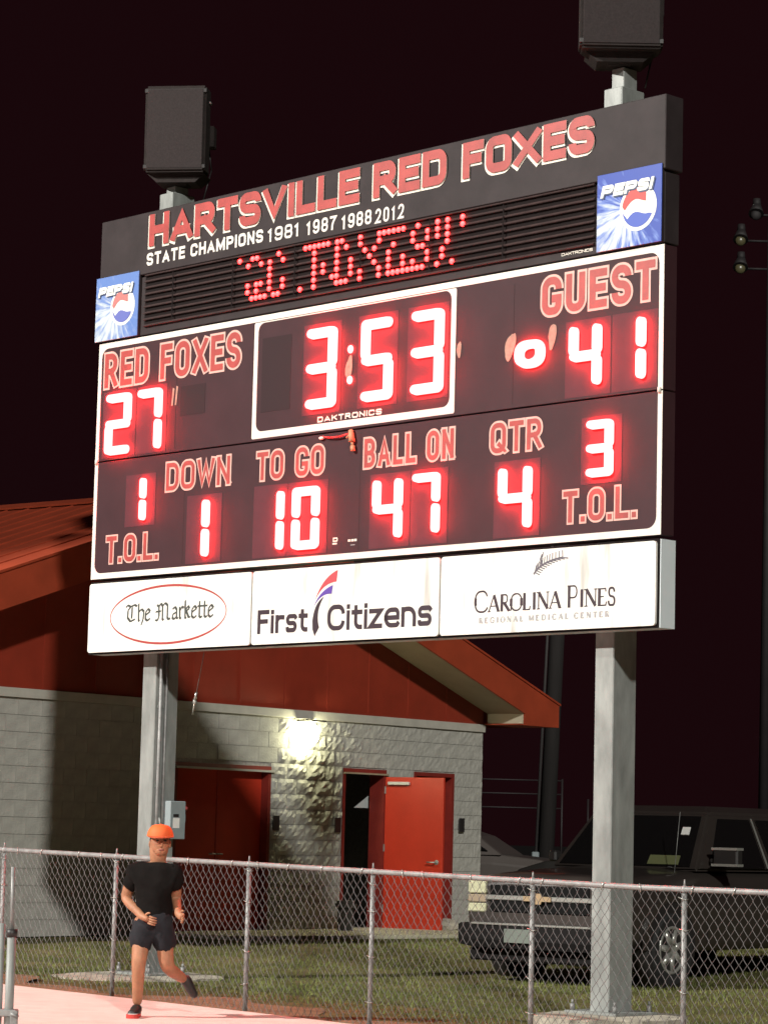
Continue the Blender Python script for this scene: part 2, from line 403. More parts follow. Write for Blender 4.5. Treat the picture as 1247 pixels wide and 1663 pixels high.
def grass():
    n = 70000
    k = rng.uniform(-6, 11, n); w_ = -rng.uniform(.12, 1, n)**1.3*15
    keep = []
    X = F0.x+B2.x*k+N2.x*w_; Y = F0.y+B2.y*k+N2.y*w_
    dens = np.clip((-w_-.1)/.9, .04, 1)
    clump = .5+.5*np.sin(X*3.1+np.sin(Y*2.3)*2)*np.sin(Y*2.7+X)
    ok = (rng.random(n) < dens*(.45+.55*clump)) & (np.hypot(X+2.31, Y-27.5) > .75) & (np.hypot(X-2.0, Y-23.2) > .62) & (np.abs(X) < 9) & (Y < 42)
    X, Y = X[ok], Y[ok]; n = len(X)
    Z = np.array([gz(a_, b_) for a_, b_ in zip(X, Y)])-.004
    h = rng.uniform(.02, .06, n); a = rng.uniform(0, 2*PI, n); lx = rng.normal(0, .018, n); ly = rng.normal(0, .018, n)
    dx, dy = np.cos(a)*.006, np.sin(a)*.006
    V = np.empty((n, 3, 3)); V[:, 0] = np.stack([X-dx, Y-dy, Z], 1); V[:, 1] = np.stack([X+dx, Y+dy, Z], 1); V[:, 2] = np.stack([X+lx, Y+ly, Z+h], 1)
    me = bpy.data.meshes.new('grass'); me.vertices.add(n*3); me.vertices.foreach_set('co', V.ravel()); me.loops.add(n*3)
    me.loops.foreach_set('vertex_index', np.arange(n*3)); me.polygons.add(n); me.polygons.foreach_set('loop_start', np.arange(0, n*3, 3)); me.update(calc_edges=True)
    o = link('grass', me, pm('grass_blades', (.15, .155, .052), .9, var=.4, scale=1.6, spec=.2, col2=(.075, .10, .028)))
    tag(o, 'short worn green grass between the chain-link fence and the building', 'grass', kind='stuff')
grass()

# ================================================================ SCOREBOARD
BO = Vector((-2.998, 27.831, 0)); BR = YAW-PI/2
sb = thing('scoreboard', 'black football scoreboard with lit red digits on two steel posts, white sponsor signs below', 'scoreboard', BO, BR)
W = 7.62
# header
hd = bx('header_panel', m_black, sb, 0, W+.02, -.03, .20, 7.125, 7.77, bev=.006)
# header letters: cream layer peeks out at left and below, red on top
def header_word(txt, x0, x1):
    for st in text_quads(txt, x0, x1, 7.395, 7.728, .086, gap=.030):
        letter(st, [(.108, -.034, m_cream, (7.376, 7.735), -.012, -.008, 0, 0), (.086, -.046, m_red, (7.395, 7.728), .003, .003, 0, 0)], hd)
header_word('HARTSVILLE', .80, 3.915); header_word('RED', 4.10, 5.06); header_word('FOXES', 5.265, 6.85)
def plain(name, txt, x0, x1, z0, z1, t, y, mat, parent, gap=None, space=.55, slant=0, clamp=True):
    for st in text_quads(txt, x0, x1, z0, z1, t, gap, space):
        letter(st, [(t, y, mat, (z0, z1) if clamp else None, 0, 0, slant, z0)], parent)
plain('lettering', 'STATE CHAMPIONS', .765, 2.555, 7.205, 7.335, .029, -.034, m_white, hd, gap=.022)
plain('lettering', '1981', 2.62, 3.085, 7.190, 7.328, .0245, -.034, m_white, hd, gap=.026)
plain('lettering', '1987', 3.18, 3.60, 7.180, 7.318, .0245, -.034, m_white, hd, gap=.026)
plain('lettering', '1988', 3.67, 4.08, 7.165, 7.305, .0245, -.034, m_white, hd, gap=.025)
plain('lettering', '2012', 4.13, 4.51, 7.155, 7.295, .022, -.034, m_white, hd, gap=.032)
# message centre
mc = bx('message_center', m_black, sb, .01, W, -.004, .185, 6.495, 7.105, bev=.006)
bx('recess', m_slot, mc, .73, 6.85, -.0075, -.0045, 6.605, 7.10)
slat_me = None
for i in range(9):
    z = 6.622+i*.0656-.033+.002
    if slat_me is None:
        bm = bmesh.new(); prism(bm, [(-.009, -.011), (-.030, -.016), (-.036, -.012), (-.009, .013)], 6.10, axis='x', off=.74); bmesh.ops.recalc_face_normals(bm, faces=bm.faces)
        slat_me = bpy.data.meshes.new('louvre_slat'); bm.to_mesh(slat_me); bm.free(); slat_me.materials.append(m_slat)
    o = link('louvre_slat', slat_me, None, mc, (0, 0, 0)); o.location = (0, 0, z-.0)
for s in (1.203, 2.12, 3.03, 3.945, 4.86, 5.78):
    bx('module_seam', m_slot, mc, s-.006, s+.006, -.040, -.0372, 6.61, 7.09)
plain('lettering', 'DAKTRONICS', 6.46, 6.82, 6.530, 6.556, .005, -.008, m_cream, mc)
rows = {6: [34,37,38,43,49,50,51,52,53,54,56,57,61,65,66,67,68,69,70,73,77,79,82], 5: [36,39,41,44,51,56,58,61,65,72,75,77,79,82], 4: [41,51,56,62,64,68,72,75,77,79], 3: [41,51,53,56,59,63,67,73,74,79], 2: [36,38,39,41,44,51,53,56,59,64,67,70,75,78], 1: [36,38,41,44,51,55,56,59,61,65,67,70,72,75,78], 0: [37,38,39,40,42,43,48,51,56,57,58,61,65,67,68,69,70,71,72,73,74,77,80]}
bm = bmesh.new(); 
bmesh.ops.create_uvsphere(bm, u_segments=8, v_segments=6, radius=1, matrix=Matrix.Diagonal((.027, .018, .026, 1)))
dot_me = bpy.data.meshes.new('led_lamp'); bm.to_mesh(dot_me); bm.free(); dot_me.materials.append(m_dot)
for r_, cs in rows.items():
    for c in cs: link('led_lamp', dot_me, None, mc, (.0541+c*.0636, -.030, 6.6623+r_*.0656))
# soft drink signs
def pepsi(x0, x1, z0, z1, fade, label):
    m = bpy.data.materials.new('blue_burst_print'); m.use_nodes = True; n = m.node_tree.nodes; l = m.node_tree.links; b = n['Principled BSDF']; b.inputs['Roughness'].default_value = .4
    tc = n.new('ShaderNodeTexCoord'); sp = n.new('ShaderNodeSeparateXYZ'); l.new(tc.outputs['Object'], sp.inputs[0])
    def mth(op, a, b_=None):
        k = n.new('ShaderNodeMath'); k.operation = op
        for i, v in enumerate((a, b_)):
            if v is None: continue
            if isinstance(v, (int, float)): k.inputs[i].default_value = v
            else: l.new(v, k.inputs[i])
        return k.outputs[0]
    cx, cz = x0+(x1-x0)*.50, z0+(z1-z0)*.50
    dx = mth('SUBTRACT', sp.outputs[0], cx); dz = mth('SUBTRACT', sp.outputs[2], cz)
    ang = mth('ARCTAN2', dz, dx); rad = mth('SQRT', mth('ADD', mth('MULTIPLY', dx, dx), mth('MULTIPLY', dz, dz)))
    cb = n.new('ShaderNodeCombineXYZ'); l.new(ang, cb.inputs[0]); l.new(mth('MULTIPLY', rad, .6), cb.inputs[1])
    nz = n.new('ShaderNodeTexNoise'); nz.inputs['Scale'].default_value = 7; nz.inputs['Detail'].default_value = 3; l.new(cb.outputs[0], nz.inputs['Vector'])
    n2 = n.new('ShaderNodeTexNoise'); n2.inputs['Scale'].default_value = 11; n2.inputs['Detail'].default_value = 5; l.new(tc.outputs['Object'], n2.inputs['Vector'])
    # rays: strongest towards lower left
    dirw = mth('ADD', mth('MULTIPLY', mth('SINE', mth('ADD', ang, .75)), -.30), .0)
    fall = mth('MULTIPLY', rad, -.45)
    v = mth('ADD', mth('ADD', nz.outputs[0], dirw), fall)
    v = mth('ADD', v, mth('MULTIPLY', mth('SUBTRACT', n2.outputs[0], .5), .25))
    r = n.new('ShaderNodeValToRGB'); e = r.color_ramp.elements
    f = fade
    e[0].position = .36; e[0].color = (.012+f*.10, .045+f*.15, .30+f*.14, 1); e[1].position = .68; e[1].color = (.44, .50, .52, 1)
    k = r.color_ramp.elements.new(.50); k.color = (.10+f*.1, .17+f*.1, .46, 1)
    l.new(v, r.inputs[0]); l.new(r.outputs[0], b.inputs['Base Color'])
    bm = bmesh.new(); box(bm, x0, x1, -.045, -.0345, z0, z1, bev=.002)
    p = obj('sponsor_sign', bm, m, sb); p['label'] = label
    bx('sign_backing', m_black, p, x0+.004, x1-.004, -.034, -.0045, z0+.004, z1-.004)
    gx, gz_, R = x0+(x1-x0)*.645, z0+(z1-z0)*.49, (x1-x0)*.285
    def disc(nm, pts, y, mat):
        bm = bmesh.new(); bm.faces.new([bm.verts.new((a, y, c)) for a, c in pts]); return obj(nm, bm, mat, p)
    circ = lambda rr, a0=0, a1=360, nn=40: [(gx+rr*math.cos(math.radians(a0+(a1-a0)*i/nn)), gz_+rr*math.sin(math.radians(a0+(a1-a0)*i/nn))) for i in range(nn)]
    mw = pm('globe_white', (.66, .68, .63), .4); mr = pm('globe_red'+str(f), (.42, .05+f*.12, .045+f*.12), .4); mb = pm('globe_blue'+str(f), (.04+f*.08, .08+f*.06, .38), .4)
    disc('emblem', circ(R), -.047, mw)
    wave = lambda t, o: (gx+R*.86*(2*t-1), gz_+R*(o+.30*(2*t-1)+.20*math.sin((t-.1)*2*PI)))
    top = [(gx+R*.86*math.cos(a), gz_+R*.86*math.sin(a)) for a in [math.radians(60+(172-60)*i/14) for i in range(15)]]
    bot = [wave(i/12, .22) for i in range(0, 10)]
    disc('emblem_wave', top+[p_ for p_ in bot if (p_[0]-gx)**2+(p_[1]-gz_)**2 < (R*.86)**2], -.049, mr)
    low = [(gx+R*.84*math.cos(a), gz_+R*.84*math.sin(a)) for a in [math.radians(190+(335-190)*i/16) for i in range(17)]]
    up_ = [wave(1-i/12, -.32) for i in range(2, 12)]
    disc('emblem_wave', low+[p_ for p_ in up_ if (p_[0]-gx)**2+(p_[1]-gz_)**2 < (R*.82)**2], -.049, mb)
    # italic white word rising to the right
    tx0, tx1 = x0+(x1-x0)*.06, x0+(x1-x0)*.90; h = (z1-z0)*.155; zb = z0+(z1-z0)*.69; t = .032
    st = text_quads('PEPSI', tx0, tx1-.03, zb, zb+h, t, gap=.008)
    for g in st: letter(g, [(t, -.0515, pm('sign_shadow', (.03, .05, .12), .5), (zb, zb+h), .010, -.012, .28, zb), (t, -.055, mw, (zb, zb+h), 0, 0, .28, zb)], p)
pepsi(6.895, W-.004, 6.498, 7.17, 0, 'deep blue soft drink sign at the right end')
pepsi(-.035, .66, 6.498, 7.17, .9, 'faded blue soft drink sign at the left end')
# main cabinets
up_p = bx('upper_cabinet', m_face, sb, 0, W, 0, .165, 5.245, 6.48, bev=.004)
lo_p = bx('lower_cabinet', m_face, sb, 0, W, 0, .165, 4.02, 5.232, bev=.004)
for s in (0.03, W-.03):
    bm = bmesh.new(); tube(bm, (s, -.012, 5.215), (s, -.012, 5.262), .016, n=8); obj('hinge', bm, m_white, sb)
# thin panel joints on cabinets
for s, z0, z1, p in ((1.27, 5.28, 6.36, up_p), (5.9, 5.28, 6.36, up_p), (3.98, 4.1, 5.2, lo_p), (1.45, 4.1, 4.84, lo_p)):
    bx('panel_joint', m_joint, p, s-.003, s+.003, -.0012, -.0004, z0, z1)
# white border: U-shaped on each cabinet, rounded inside corners at the outer corners
def border(parent, x0, x1, z0, z1, wl, wt, wb, r_top, r_bot, y=-.004):
    pts_in = []
    def arc(cx, cz, r, a0): 
        return [(cx+r*math.cos(math.radians(a0+18*k)), cz+r*math.sin(math.radians(a0+18*k))) for k in range(6)] if r > 0 else [(cx, cz)]*6
    pts_in += arc(x1-wl-r_top, z1-wt-r_top, r_top, 0)+arc(x0+wl+r_top, z1-wt-r_top, r_top, 90)+arc(x0+wl+r_bot, z0+wb+r_bot, r_bot, 180)+arc(x1-wl-r_bot, z0+wb+r_bot, r_bot, 270)
    ring_mesh('border_strip', outer_for(x0, x1, z0, z1), pts_in, y, 0.0005, m_white, parent)
def open_border(parent, z0, z1, top):
    bm = bmesh.new(); wl = .050; r = .10; y = -.004
    zc = z1 if top else z0; sgn = -1 if top else 1; wt = .058
    def corner(xs, dirx):
        # polygon: fan from the outer corner to the rounded inside corner
        xi = xs+dirx*wl; zi = zc+sgn*wt
        cx, cz = xi+dirx*r, zi+sgn*r
        arc = [(cx-dirx*r*math.cos(math.radians(a)), cz-sgn*r*math.sin(math.radians(a))) for a in range(0, 91, 15)]
        return [(xs, cz)]+[arc[0]]+arc[1:]+[(cx, zc), (xs, zc)], cx, cz, xi, zi
    for xs, dr in ((0.0, 1), (W, -1)):
        poly, cx, cz, xi, zi = corner(xs, dr)
        if dr < 0: poly = poly[::-1]
        prism(bm, poly, .004, off=y)
        zo = z0 if top else z1
        box(bm, min(xs, xi), max(xs, xi), y, 0, min(cz, zo), max(cz, zo))
    box(bm, wl+r, W-wl-r, y, 0, min(zc, zc+sgn*wt), max(zc, zc+sgn*wt))
    obj('border_strip', bm, m_white, parent)
open_border(up_p, 5.245, 6.48, True); open_border(lo_p, 4.02, 5.232, False)
ring_mesh('clock_border', outer_for(2.44, 5.187, 5.268, 6.415), rrect(2.495, 5.127, 5.335, 6.405, .085), -.0045, 0.0005, m_white, up_p)
# digit modules
def seg_mesh(L, t, d):
    bm = bmesh.new(); n = 7; r = t/2
    pts = [(-(L/2-r)-r*math.sin(PI*i/(n-1)), -r*math.cos(PI*i/(n-1))) for i in range(n)]+[((L/2-r)+r*math.sin(PI*i/(n-1)), r*math.cos(PI*i/(n-1))) for i in range(n)]
    A = [bm.verts.new((p[0], 0, p[1])) for p in pts]; B = [bm.verts.new((p[0]*(1-.12*r/L), -d, p[1]*.86)) for p in pts]
    m = len(pts)
    for i in range(m): bm.faces.new((A[i], A[(i+1) % m], B[(i+1) % m], B[i]))
    bm.faces.new(B[::-1]); bmesh.ops.recalc_face_normals(bm, faces=bm.faces)
    me = bpy.data.meshes.new('lit_segment'); bm.to_mesh(me); bm.free(); me.materials.append(m_led); return me
SEG = {'0': 'abcdef', '1': 'bc', '2': 'abged', '3': 'abgcd', '4': 'fgbc', '5': 'afgcd', '7': 'abc'}
cache = {}
def digit(ch, x0, x1, z0, z1, parent, pad=True, panel=None, t=.084):
    """x0..x1: full width of a 7-segment character"""
    if panel is None: panel = (x0-.07, x1+.05, z0-.05, z1+.05)
    p = bx('digit', m_digitp, parent, panel[0], panel[1], -.0022, -.0002, panel[2], panel[3])
    h = z1-z0; w_ = x1-x0; zm = (z0+z1)/2; ov = t*.20
    Lh = w_-t*.35; Lv = h/2-t*.18
    pos = {'a': ((x0+x1)/2, z1-t/2, 0, Lh), 'g': ((x0+x1)/2, zm, 0, Lh), 'd': ((x0+x1)/2, z0+t/2, 0, Lh),
           'b': (x1-t/2, (zm+z1)/2, 1, Lv), 'c': (x1-t/2, (zm+z0)/2, 1, Lv), 'f': (x0+t/2, (zm+z1)/2, 1, Lv), 'e': (x0+t/2, (zm+z0)/2, 1, Lv)}
    for s in SEG[ch]:
        x, z, rot, L = pos[s]; key = (round(L, 3), t, rot)
        if key not in cache: cache[key] = seg_mesh(L, t, .044 if rot else .047)
        o = link('lit_segment', cache[key], None, p, (x, -.004, z)); o.rotation_euler = (0, PI/2 if rot else 0, 0)
T1 = .098
digit('3', 3.225, 3.632, 5.478, 6.255, up_p, t=T1); digit('5', 3.985, 4.392, 5.478, 6.255, up_p, t=T1); digit('3', 4.640, 5.047, 5.478, 6.255, up_p, t=T1)
bx('digit', m_joint, up_p, 2.56, 2.98, -.0022, -.0002, 5.52, 6.25)
for z in (6.005, 5.712):
    bm = bmesh.new(); ellips(bm, (3.812, -.006, z), (.036, .022, .040), 12, 8); obj('colon_lamp', bm, m_led, up_p)
digit('2', .185, .575, 5.292, 5.925, up_p, t=.090, panel=(.10, .64, 5.268, 5.96)); digit('7', .695, 1.068, 5.292, 5.925, up_p, t=.090, panel=(.655, 1.13, 5.268, 5.96))
bx('digit', m_joint, up_p, 1.34, 1.72, -.0022, -.0002, 5.60, 5.90)
digit('4', 6.588, 6.945, 5.345, 5.890, up_p, t=.090, panel=(6.52, 7.04, 5.268, 5.94)); digit('1', 7.06, 7.437, 5.345, 5.890, up_p, t=.090, panel=(7.055, 7.555, 5.268, 5.94))
digit('1', .52, .862, 4.575, 5.020, lo_p, t=.074, panel=(.52, 1.0, 4.53, 5.06))
digit('1', 1.50, 1.858, 4.150, 4.730, lo_p, t=.088, panel=(1.50, 2.03, 4.10, 4.78))
digit('1', 2.62, 2.952, 4.155, 4.735, lo_p, t=.082, panel=(2.50, 2.985, 4.10, 4.80)); digit('0', 3.090, 3.450, 4.145, 4.745, lo_p, t=.088, panel=(2.992, 3.55, 4.10, 4.80))
digit('4', 4.190, 4.562, 4.175, 4.735, lo_p, t=.086, panel=(4.12, 4.65, 4.10, 4.79)); digit('7', 4.700, 5.040, 4.190, 4.750, lo_p, t=.082, panel=(4.66, 5.13, 4.10, 4.79))
digit('4', 5.780, 6.165, 4.165, 4.720, lo_p, t=.086, panel=(5.70, 6.25, 4.10, 4.78))
digit('3', 6.800, 7.092, 4.555, 5.045, lo_p, t=.076, panel=(6.72, 7.18, 4.50, 5.08))
# small ring-shaped lit zero
def ring0():
    bm = bmesh.new(); n = 28; cx, cz = 6.118, 5.706
    for i in range(n):
        pass
    L = []
    for i in range(n):
        a = 2*PI*i/n; u = abs(math.cos(a))**.8*math.copysign(1, math.cos(a)); v = abs(math.sin(a))**.8*math.copysign(1, math.sin(a))
        row = []
        for rx, rz, y in ((.172, .128, -.003), (.160, .117, -.052), (.090, .056, -.052), (.078, .046, -.003)):
            row.append(bm.verts.new((cx+rx*u, y, cz+rz*v)))
        L.append(row)
    for i in range(n):
        for j in range(3): bm.faces.new((L[i][j], L[i][j+1], L[(i+1) % n][j+1], L[(i+1) % n][j]))
    obj('lit_ring', bm, m_led, up_p)
ring0()
# pale patches
m_patch = pm('pale_patch', (.30, .20, .15), .7, var=.3, scale=14)
for x, z, rx, rz, tl in ((5.865, 5.80, .060, .120, .30), (6.365, 5.835, .045, .115, .12), (3.795, 5.83, .045, .11, .18), (5.235, 5.843, .028, .075, .05)):
    bm = bmesh.new(); pts = []
    for i in range(22):
        a = 2*PI*i/22; rr = 1+.10*math.sin(3*a+x)+random.uniform(-.05, .05); pts.append((x+rx*rr*math.cos(a)+tl*rz*math.sin(a)*rr*.8, z+rz*rr*math.sin(a)))
    bm.faces.new([bm.verts.new((a, -.0052, c)) for a, c in pts]); obj('patch', bm, m_patch, up_p)
for dx in (0, .055):
    bm = bmesh.new(); bm.faces.new([bm.verts.new(p) for p in ((1.20+dx, -.0035, 5.72), (1.225+dx, -.0035, 5.72), (1.245+dx, -.0035, 5.89+dx*.3), (1.218+dx, -.0035, 5.90+dx*.3))]); obj('patch', bm, m_patch, up_p)
# captions
outlined('lettering', 'RED FOXES', .085, 2.262, 5.985, 6.385, .062, .022, -.003, up_p, m_red, m_pink, space=.62)
outlined('lettering', 'GUEST', 6.215, 7.545, 6.003, 6.385, .068, .022, -.003, up_p, m_red, m_pink)
outlined('lettering', 'DOWN', 1.145, 2.155, 4.838, 5.155, .044, .019, -.003, lo_p, m_red, m_pink)
outlined('lettering', 'TO GO', 2.515, 3.503, 4.838, 5.148, .044, .019, -.003, lo_p, m_red, m_pink, space=.75)
outlined('lettering', 'BALL ON', 4.015, 5.212, 4.843, 5.152, .044, .019, -.003, lo_p, m_red, m_pink, space=.62)
outlined('lettering', 'QTR', 5.630, 6.280, 4.840, 5.148, .044, .019, -.003, lo_p, m_red, m_pink)
outlined('lettering', 'T.O.L.', .222, 1.088, 4.160, 4.467, .046, .017, -.003, lo_p, m_red, m_pink)
outlined('lettering', 'T.O.L.', 6.510, 7.365, 4.167, 4.474, .046, .017, -.003, lo_p, m_red, m_pink)
plain('lettering', 'DAKTRONICS', 3.378, 4.250, 5.348, 5.402, .0135, -.003, m_cream, up_p, gap=.018)
# small maker's marks
bx('maker_mark', m_cream, lo_p, 3.63, 3.69, -.0015, -.0003, 4.170, 4.185); plain('maker_mark', 'D', 3.635, 3.70, 4.195, 4.235, .012, -.0015, m_cream, lo_p)
for a, b in ((3.84, 3.872), (3.882, 3.915), (3.922, 3.957)): bx('maker_mark', m_cream, lo_p, a, b, -.0015, -.0003, 4.185, 4.206)
bx('maker_mark', m_grey, lo_p, 3.875, 3.935, -.0015, -.0003, 4.148, 4.156)
# sponsor signs
ads = []
hb = bx('sign_housing', pm('sign_side_white', (.60, .66, .68), .5, var=.05, scale=3), sb, .03, W, .004, .19, 3.245, 3.985)
bx('sign_gasket', m_slot, sb, .02, W-.012, -.010, .0035, 3.243, 3.988)
for x0, x1, nm in ((.028, 2.538, 'white sign with a red oval'), (2.560, 5.078, 'white bank sign with a red and blue feather mark'), (5.100, 7.596, 'white sign with a pine twig')):
    bm = bmesh.new(); prism(bm, rrect(x0, x1, 3.262, 3.968, .03, 4), .022, off=-.034)
    p = obj('sponsor_panel', bm, m_ad, sb); p['label'] = nm; ads.append(p)
def poly(name, pts, y, mat, parent):
    bm = bmesh.new(); bm.faces.new([bm.verts.new((a, y, c)) for a, c in pts]); return obj(name, bm, mat, parent)
ya = -.0355
# oval
m_ov = pm('oval_red', (.33, .045, .04), .5)
n = 64; o1 = []; i1 = []
for i in range(n):
    a = 2*PI*i/n; o1.append((1.285+.905*math.cos(a), 3.609+.300*math.sin(a))); i1.append((1.285+.893*math.cos(a), 3.609+.276*math.sin(a)))
V = [(x, ya, z) for x, z in o1]+[(x, ya, z) for x, z in i1]
np_mesh('oval', V, [(i, (i+1) % n, n+(i+1) % n, n+i) for i in range(n)], m_ov, ads[0])
# blackletter, drawn with a broad nib held at 40 degrees
BL = {
 'T': (1.05, [[(.02,.86),(.18,1.0),(.45,.90),(.80,1.0),(1.0,.90)], [(.45,.88),(.22,.70),(.20,.25),(.45,.02),(.85,.14)], [(.58,.85),(.56,.2)]]),
 'h': (.62, [[(.10,1.05),(.12,.08),(.2,.0)], [(.12,.55),(.36,.72),(.56,.58),(.52,.1),(.36,-.22)]]),
 'e': (.55, [[(.10,.50),(.10,.12),(.28,0),(.5,.14)], [(.10,.50),(.32,.72),(.50,.55),(.14,.36)]]),
 'M': (1.35, [[(.0,.02),(.18,-.02),(.30,.2),(.28,.80),(.12,.90)], [(.28,.80),(.46,.98),(.60,.82),(.60,.06),(.70,-.02)], [(.60,.82),(.82,1.0),(1.02,.84),(1.02,.12),(1.16,.0),(1.28,.1)], [(.02,.5),(.46,.52)]]),
 'a': (.60, [[(.12,.60),(.32,.72),(.46,.56),(.46,.1),(.58,.02)], [(.46,.42),(.16,.30),(.10,.1),(.26,0),(.46,.14)]]),
 'r': (.45, [[(.10,.70),(.14,.08),(.24,0)], [(.16,.52),(.32,.72),(.46,.62)]]),
 'k': (.60, [[(.12,1.05),(.14,.08),(.22,0)], [(.14,.50),(.40,.74),(.48,.56),(.16,.42)], [(.24,.42),(.44,.08),(.56,.06)]]),
 't': (.42, [[(.18,.96),(.18,.10),(.30,0),(.42,.1)], [(.02,.68),(.42,.68)]]),
}
def blackletter(txt, x0, x1, z0, z1, y, mat, parent):
    tot = sum(BL[c][0] if c != ' ' else .42 for c in txt); k = (x1-x0)/tot; h = z1-z0; x = x0; nx, nz = .050*k*1.25, .028*h*1.9
    V, F = [], []; c_ = 0
    for ch in txt:
        if ch == ' ': x += .42*k; continue
        wch, st = BL[ch]
        for s in st:
            for a, b in zip(s, s[1:]):
                A = (x+a[0]*k, z0+a[1]*h); Bp = (x+b[0]*k, z0+b[1]*h); yy = y-.00012*(c_ % 9); c_ += 1; i = len(V)
                # minimum thickness for hairlines
                ex = .0085
                V += [(A[0]-nx, yy, A[1]-nz), (A[0]+nx, yy, A[1]+nz), (Bp[0]+nx, yy, Bp[1]+nz), (Bp[0]-nx, yy, Bp[1]-nz)]; F.append((i, i+1, i+2, i+3))
                yy -= .00006; i = len(V); d = Vector((Bp[0]-A[0], Bp[1]-A[1])); d.normalize(); px, pz = -d.y*ex, d.x*ex
                V += [(A[0]-px, yy, A[1]-pz), (A[0]+px, yy, A[1]+pz), (Bp[0]+px, yy, Bp[1]+pz), (Bp[0]-px, yy, Bp[1]-pz)]; F.append((i, i+1, i+2, i+3))
        x += wch*k
    np_mesh('lettering', V, F, mat, parent)['kind'] = 'stuff'
blackletter('The Markette', .63, 2.00, 3.555, 3.725, ya, pm('markette_ink', (.045, .050, .045), .5), ads[0])
# bank sign
t = .044; ROUND = .40
plain('lettering', 'First', 2.645, 3.355, 3.362, 3.592, t, ya, m_ink, ads[1], gap=.022)
plain('lettering', 'Citizens', 3.625, 4.995, 3.358, 3.600, t, ya, m_ink, ads[1], gap=.022)
ROUND = .25
def qb(p0, p1, p2, n=10): return [((1-t)**2*p0[0]+2*t*(1-t)*p1[0]+t*t*p2[0], (1-t)**2*p0[1]+2*t*(1-t)*p1[1]+t*t*p2[1]) for t in [i/n for i in range(n+1)]]
m_fr = pm('feather_red', (.42, .055, .065), .5); m_fb = pm('feather_blue', (.09, .045, .28), .5)
poly('feather_mark', qb((3.445, 3.64), (3.53, 3.86), (3.752, 3.925))+qb((3.738, 3.815), (3.54, 3.81), (3.445, 3.64)), ya, m_fr, ads[1])
poly('feather_mark', qb((3.425, 3.575), (3.50, 3.74), (3.690, 3.785))+qb((3.676, 3.705), (3.52, 3.72), (3.425, 3.575)), ya-.0004, m_fb, ads[1])
poly('feather_mark', qb((3.575, 3.685), (3.440, 3.63), (3.420, 3.46))+[(3.425, 3.38), (3.455, 3.315), (3.515, 3.395)]+qb((3.515, 3.395), (3.452, 3.55), (3.575, 3.685)), ya-.0008, m_ink, ads[1])
# serif lettering
def serif(ch, w, h):
    T, t = 1.0, .38; s = .13*w if w > 0 else .05
    sf = lambda x, z: ([(x-.13, z), (x+.13, z)], .30)
    u = {
    'A': [([(.02,0),(.46,1)], t), ([(.46,1),(.88,0)], T), ([(.17,.33),(.70,.33)], .3), sf(.04,.01), sf(.88,.01)],
    'C': [(rp([(.92,.74),(.80,1.0,.2),(.08,.98,.35),(.08,.02,.35),(.85,.0,.3),(.95,.22)]), .55), ([(.10,.68),(.08,.5),(.10,.32)], T)],
    'R': [([(.16,0),(.16,1)], T), (rp([(.16,.98),(.72,.98,.2),(.72,.50,.2),(.16,.50)]), .45), ([(.40,.50),(.92,0)], T), sf(.16,.01), sf(.16,.99), sf(.93,.01)],
    'O': [(rp([(.06,.0,.4),(.06,1,.4),(.94,1,.4),(.94,0,.4),(.06,0,.4),(.06,.5)]), .45), ([(.07,.72),(.06,.28)], T), ([(.93,.72),(.94,.28)], T)],
    'L': [([(.20,0),(.20,1)], T), ([(.20,.01),(.82,.01),(.88,.22)], .4), sf(.20,.99), sf(.12,.01)],
    'I': [([(.5,0),(.5,1)], T), ([(.25,.01),(.75,.01)], .3), ([(.25,.99),(.75,.99)], .3)],
    'N': [([(.12,0),(.12,1)], t), ([(.12,1),(.86,0)], T), ([(.86,0),(.86,1)], t), sf(.10,.01), sf(.86,.99), sf(.06,.99)],
    'P': [([(.16,0),(.16,1)], T), (rp([(.16,.98),(.84,.98,.25),(.84,.44,.25),(.16,.44)]), .45), sf(.16,.01), sf(.14,.99)],
    'E': [([(.16,0),(.16,1)], T), ([(.16,.98),(.80,.98),(.84,.80)], .4), ([(.16,.52),(.62,.52)], .35), ([(.16,.01),(.84,.01),(.90,.22)], .4), sf(.12,.01), sf(.12,.99)],
    'S': [(rp([(.82,.76),(.78,1.0,.2),(.14,1.0,.3),(.14,.55,.22),(.86,.46,.22),(.86,0,.3),(.12,0,.2),(.10,.26)]), .62)],
    'G': [(rp([(.90,.74),(.80,1.0,.2),(.08,.98,.35),(.08,.02,.35),(.88,.0,.2),(.88,.42),(.6,.42)]), .55)],
    'M': [([(.08,0),(.14,1)], t), ([(.14,1),(.5,.05)], T), ([(.5,.05),(.86,1)], t), ([(.86,1),(.92,0)], T)],
    'D': [([(.16,0),(.16,1)], T), (rp([(.16,.98),(.90,.98,.4),(.90,.02,.4),(.16,.02)]), .5)],
    'T': [([(.5,0),(.5,1)], T), ([(.05,.82),(.08,.98),(.92,.98),(.95,.82)], .4), sf(.5,.01)],
    }.get(ch, [])
    return [([(p[0]*w, p[1]*h) for p in pts], k) for pts, k in u]
SW = {'I': .42, 'A': .95, 'C': .95, 'O': 1.0, 'N': 1.0, 'L': .72, 'E': .76, 'P': .72, 'S': .62, 'R': .82, 'M': 1.2, 'D': .98, 'G': 1.0, 'T': .82}
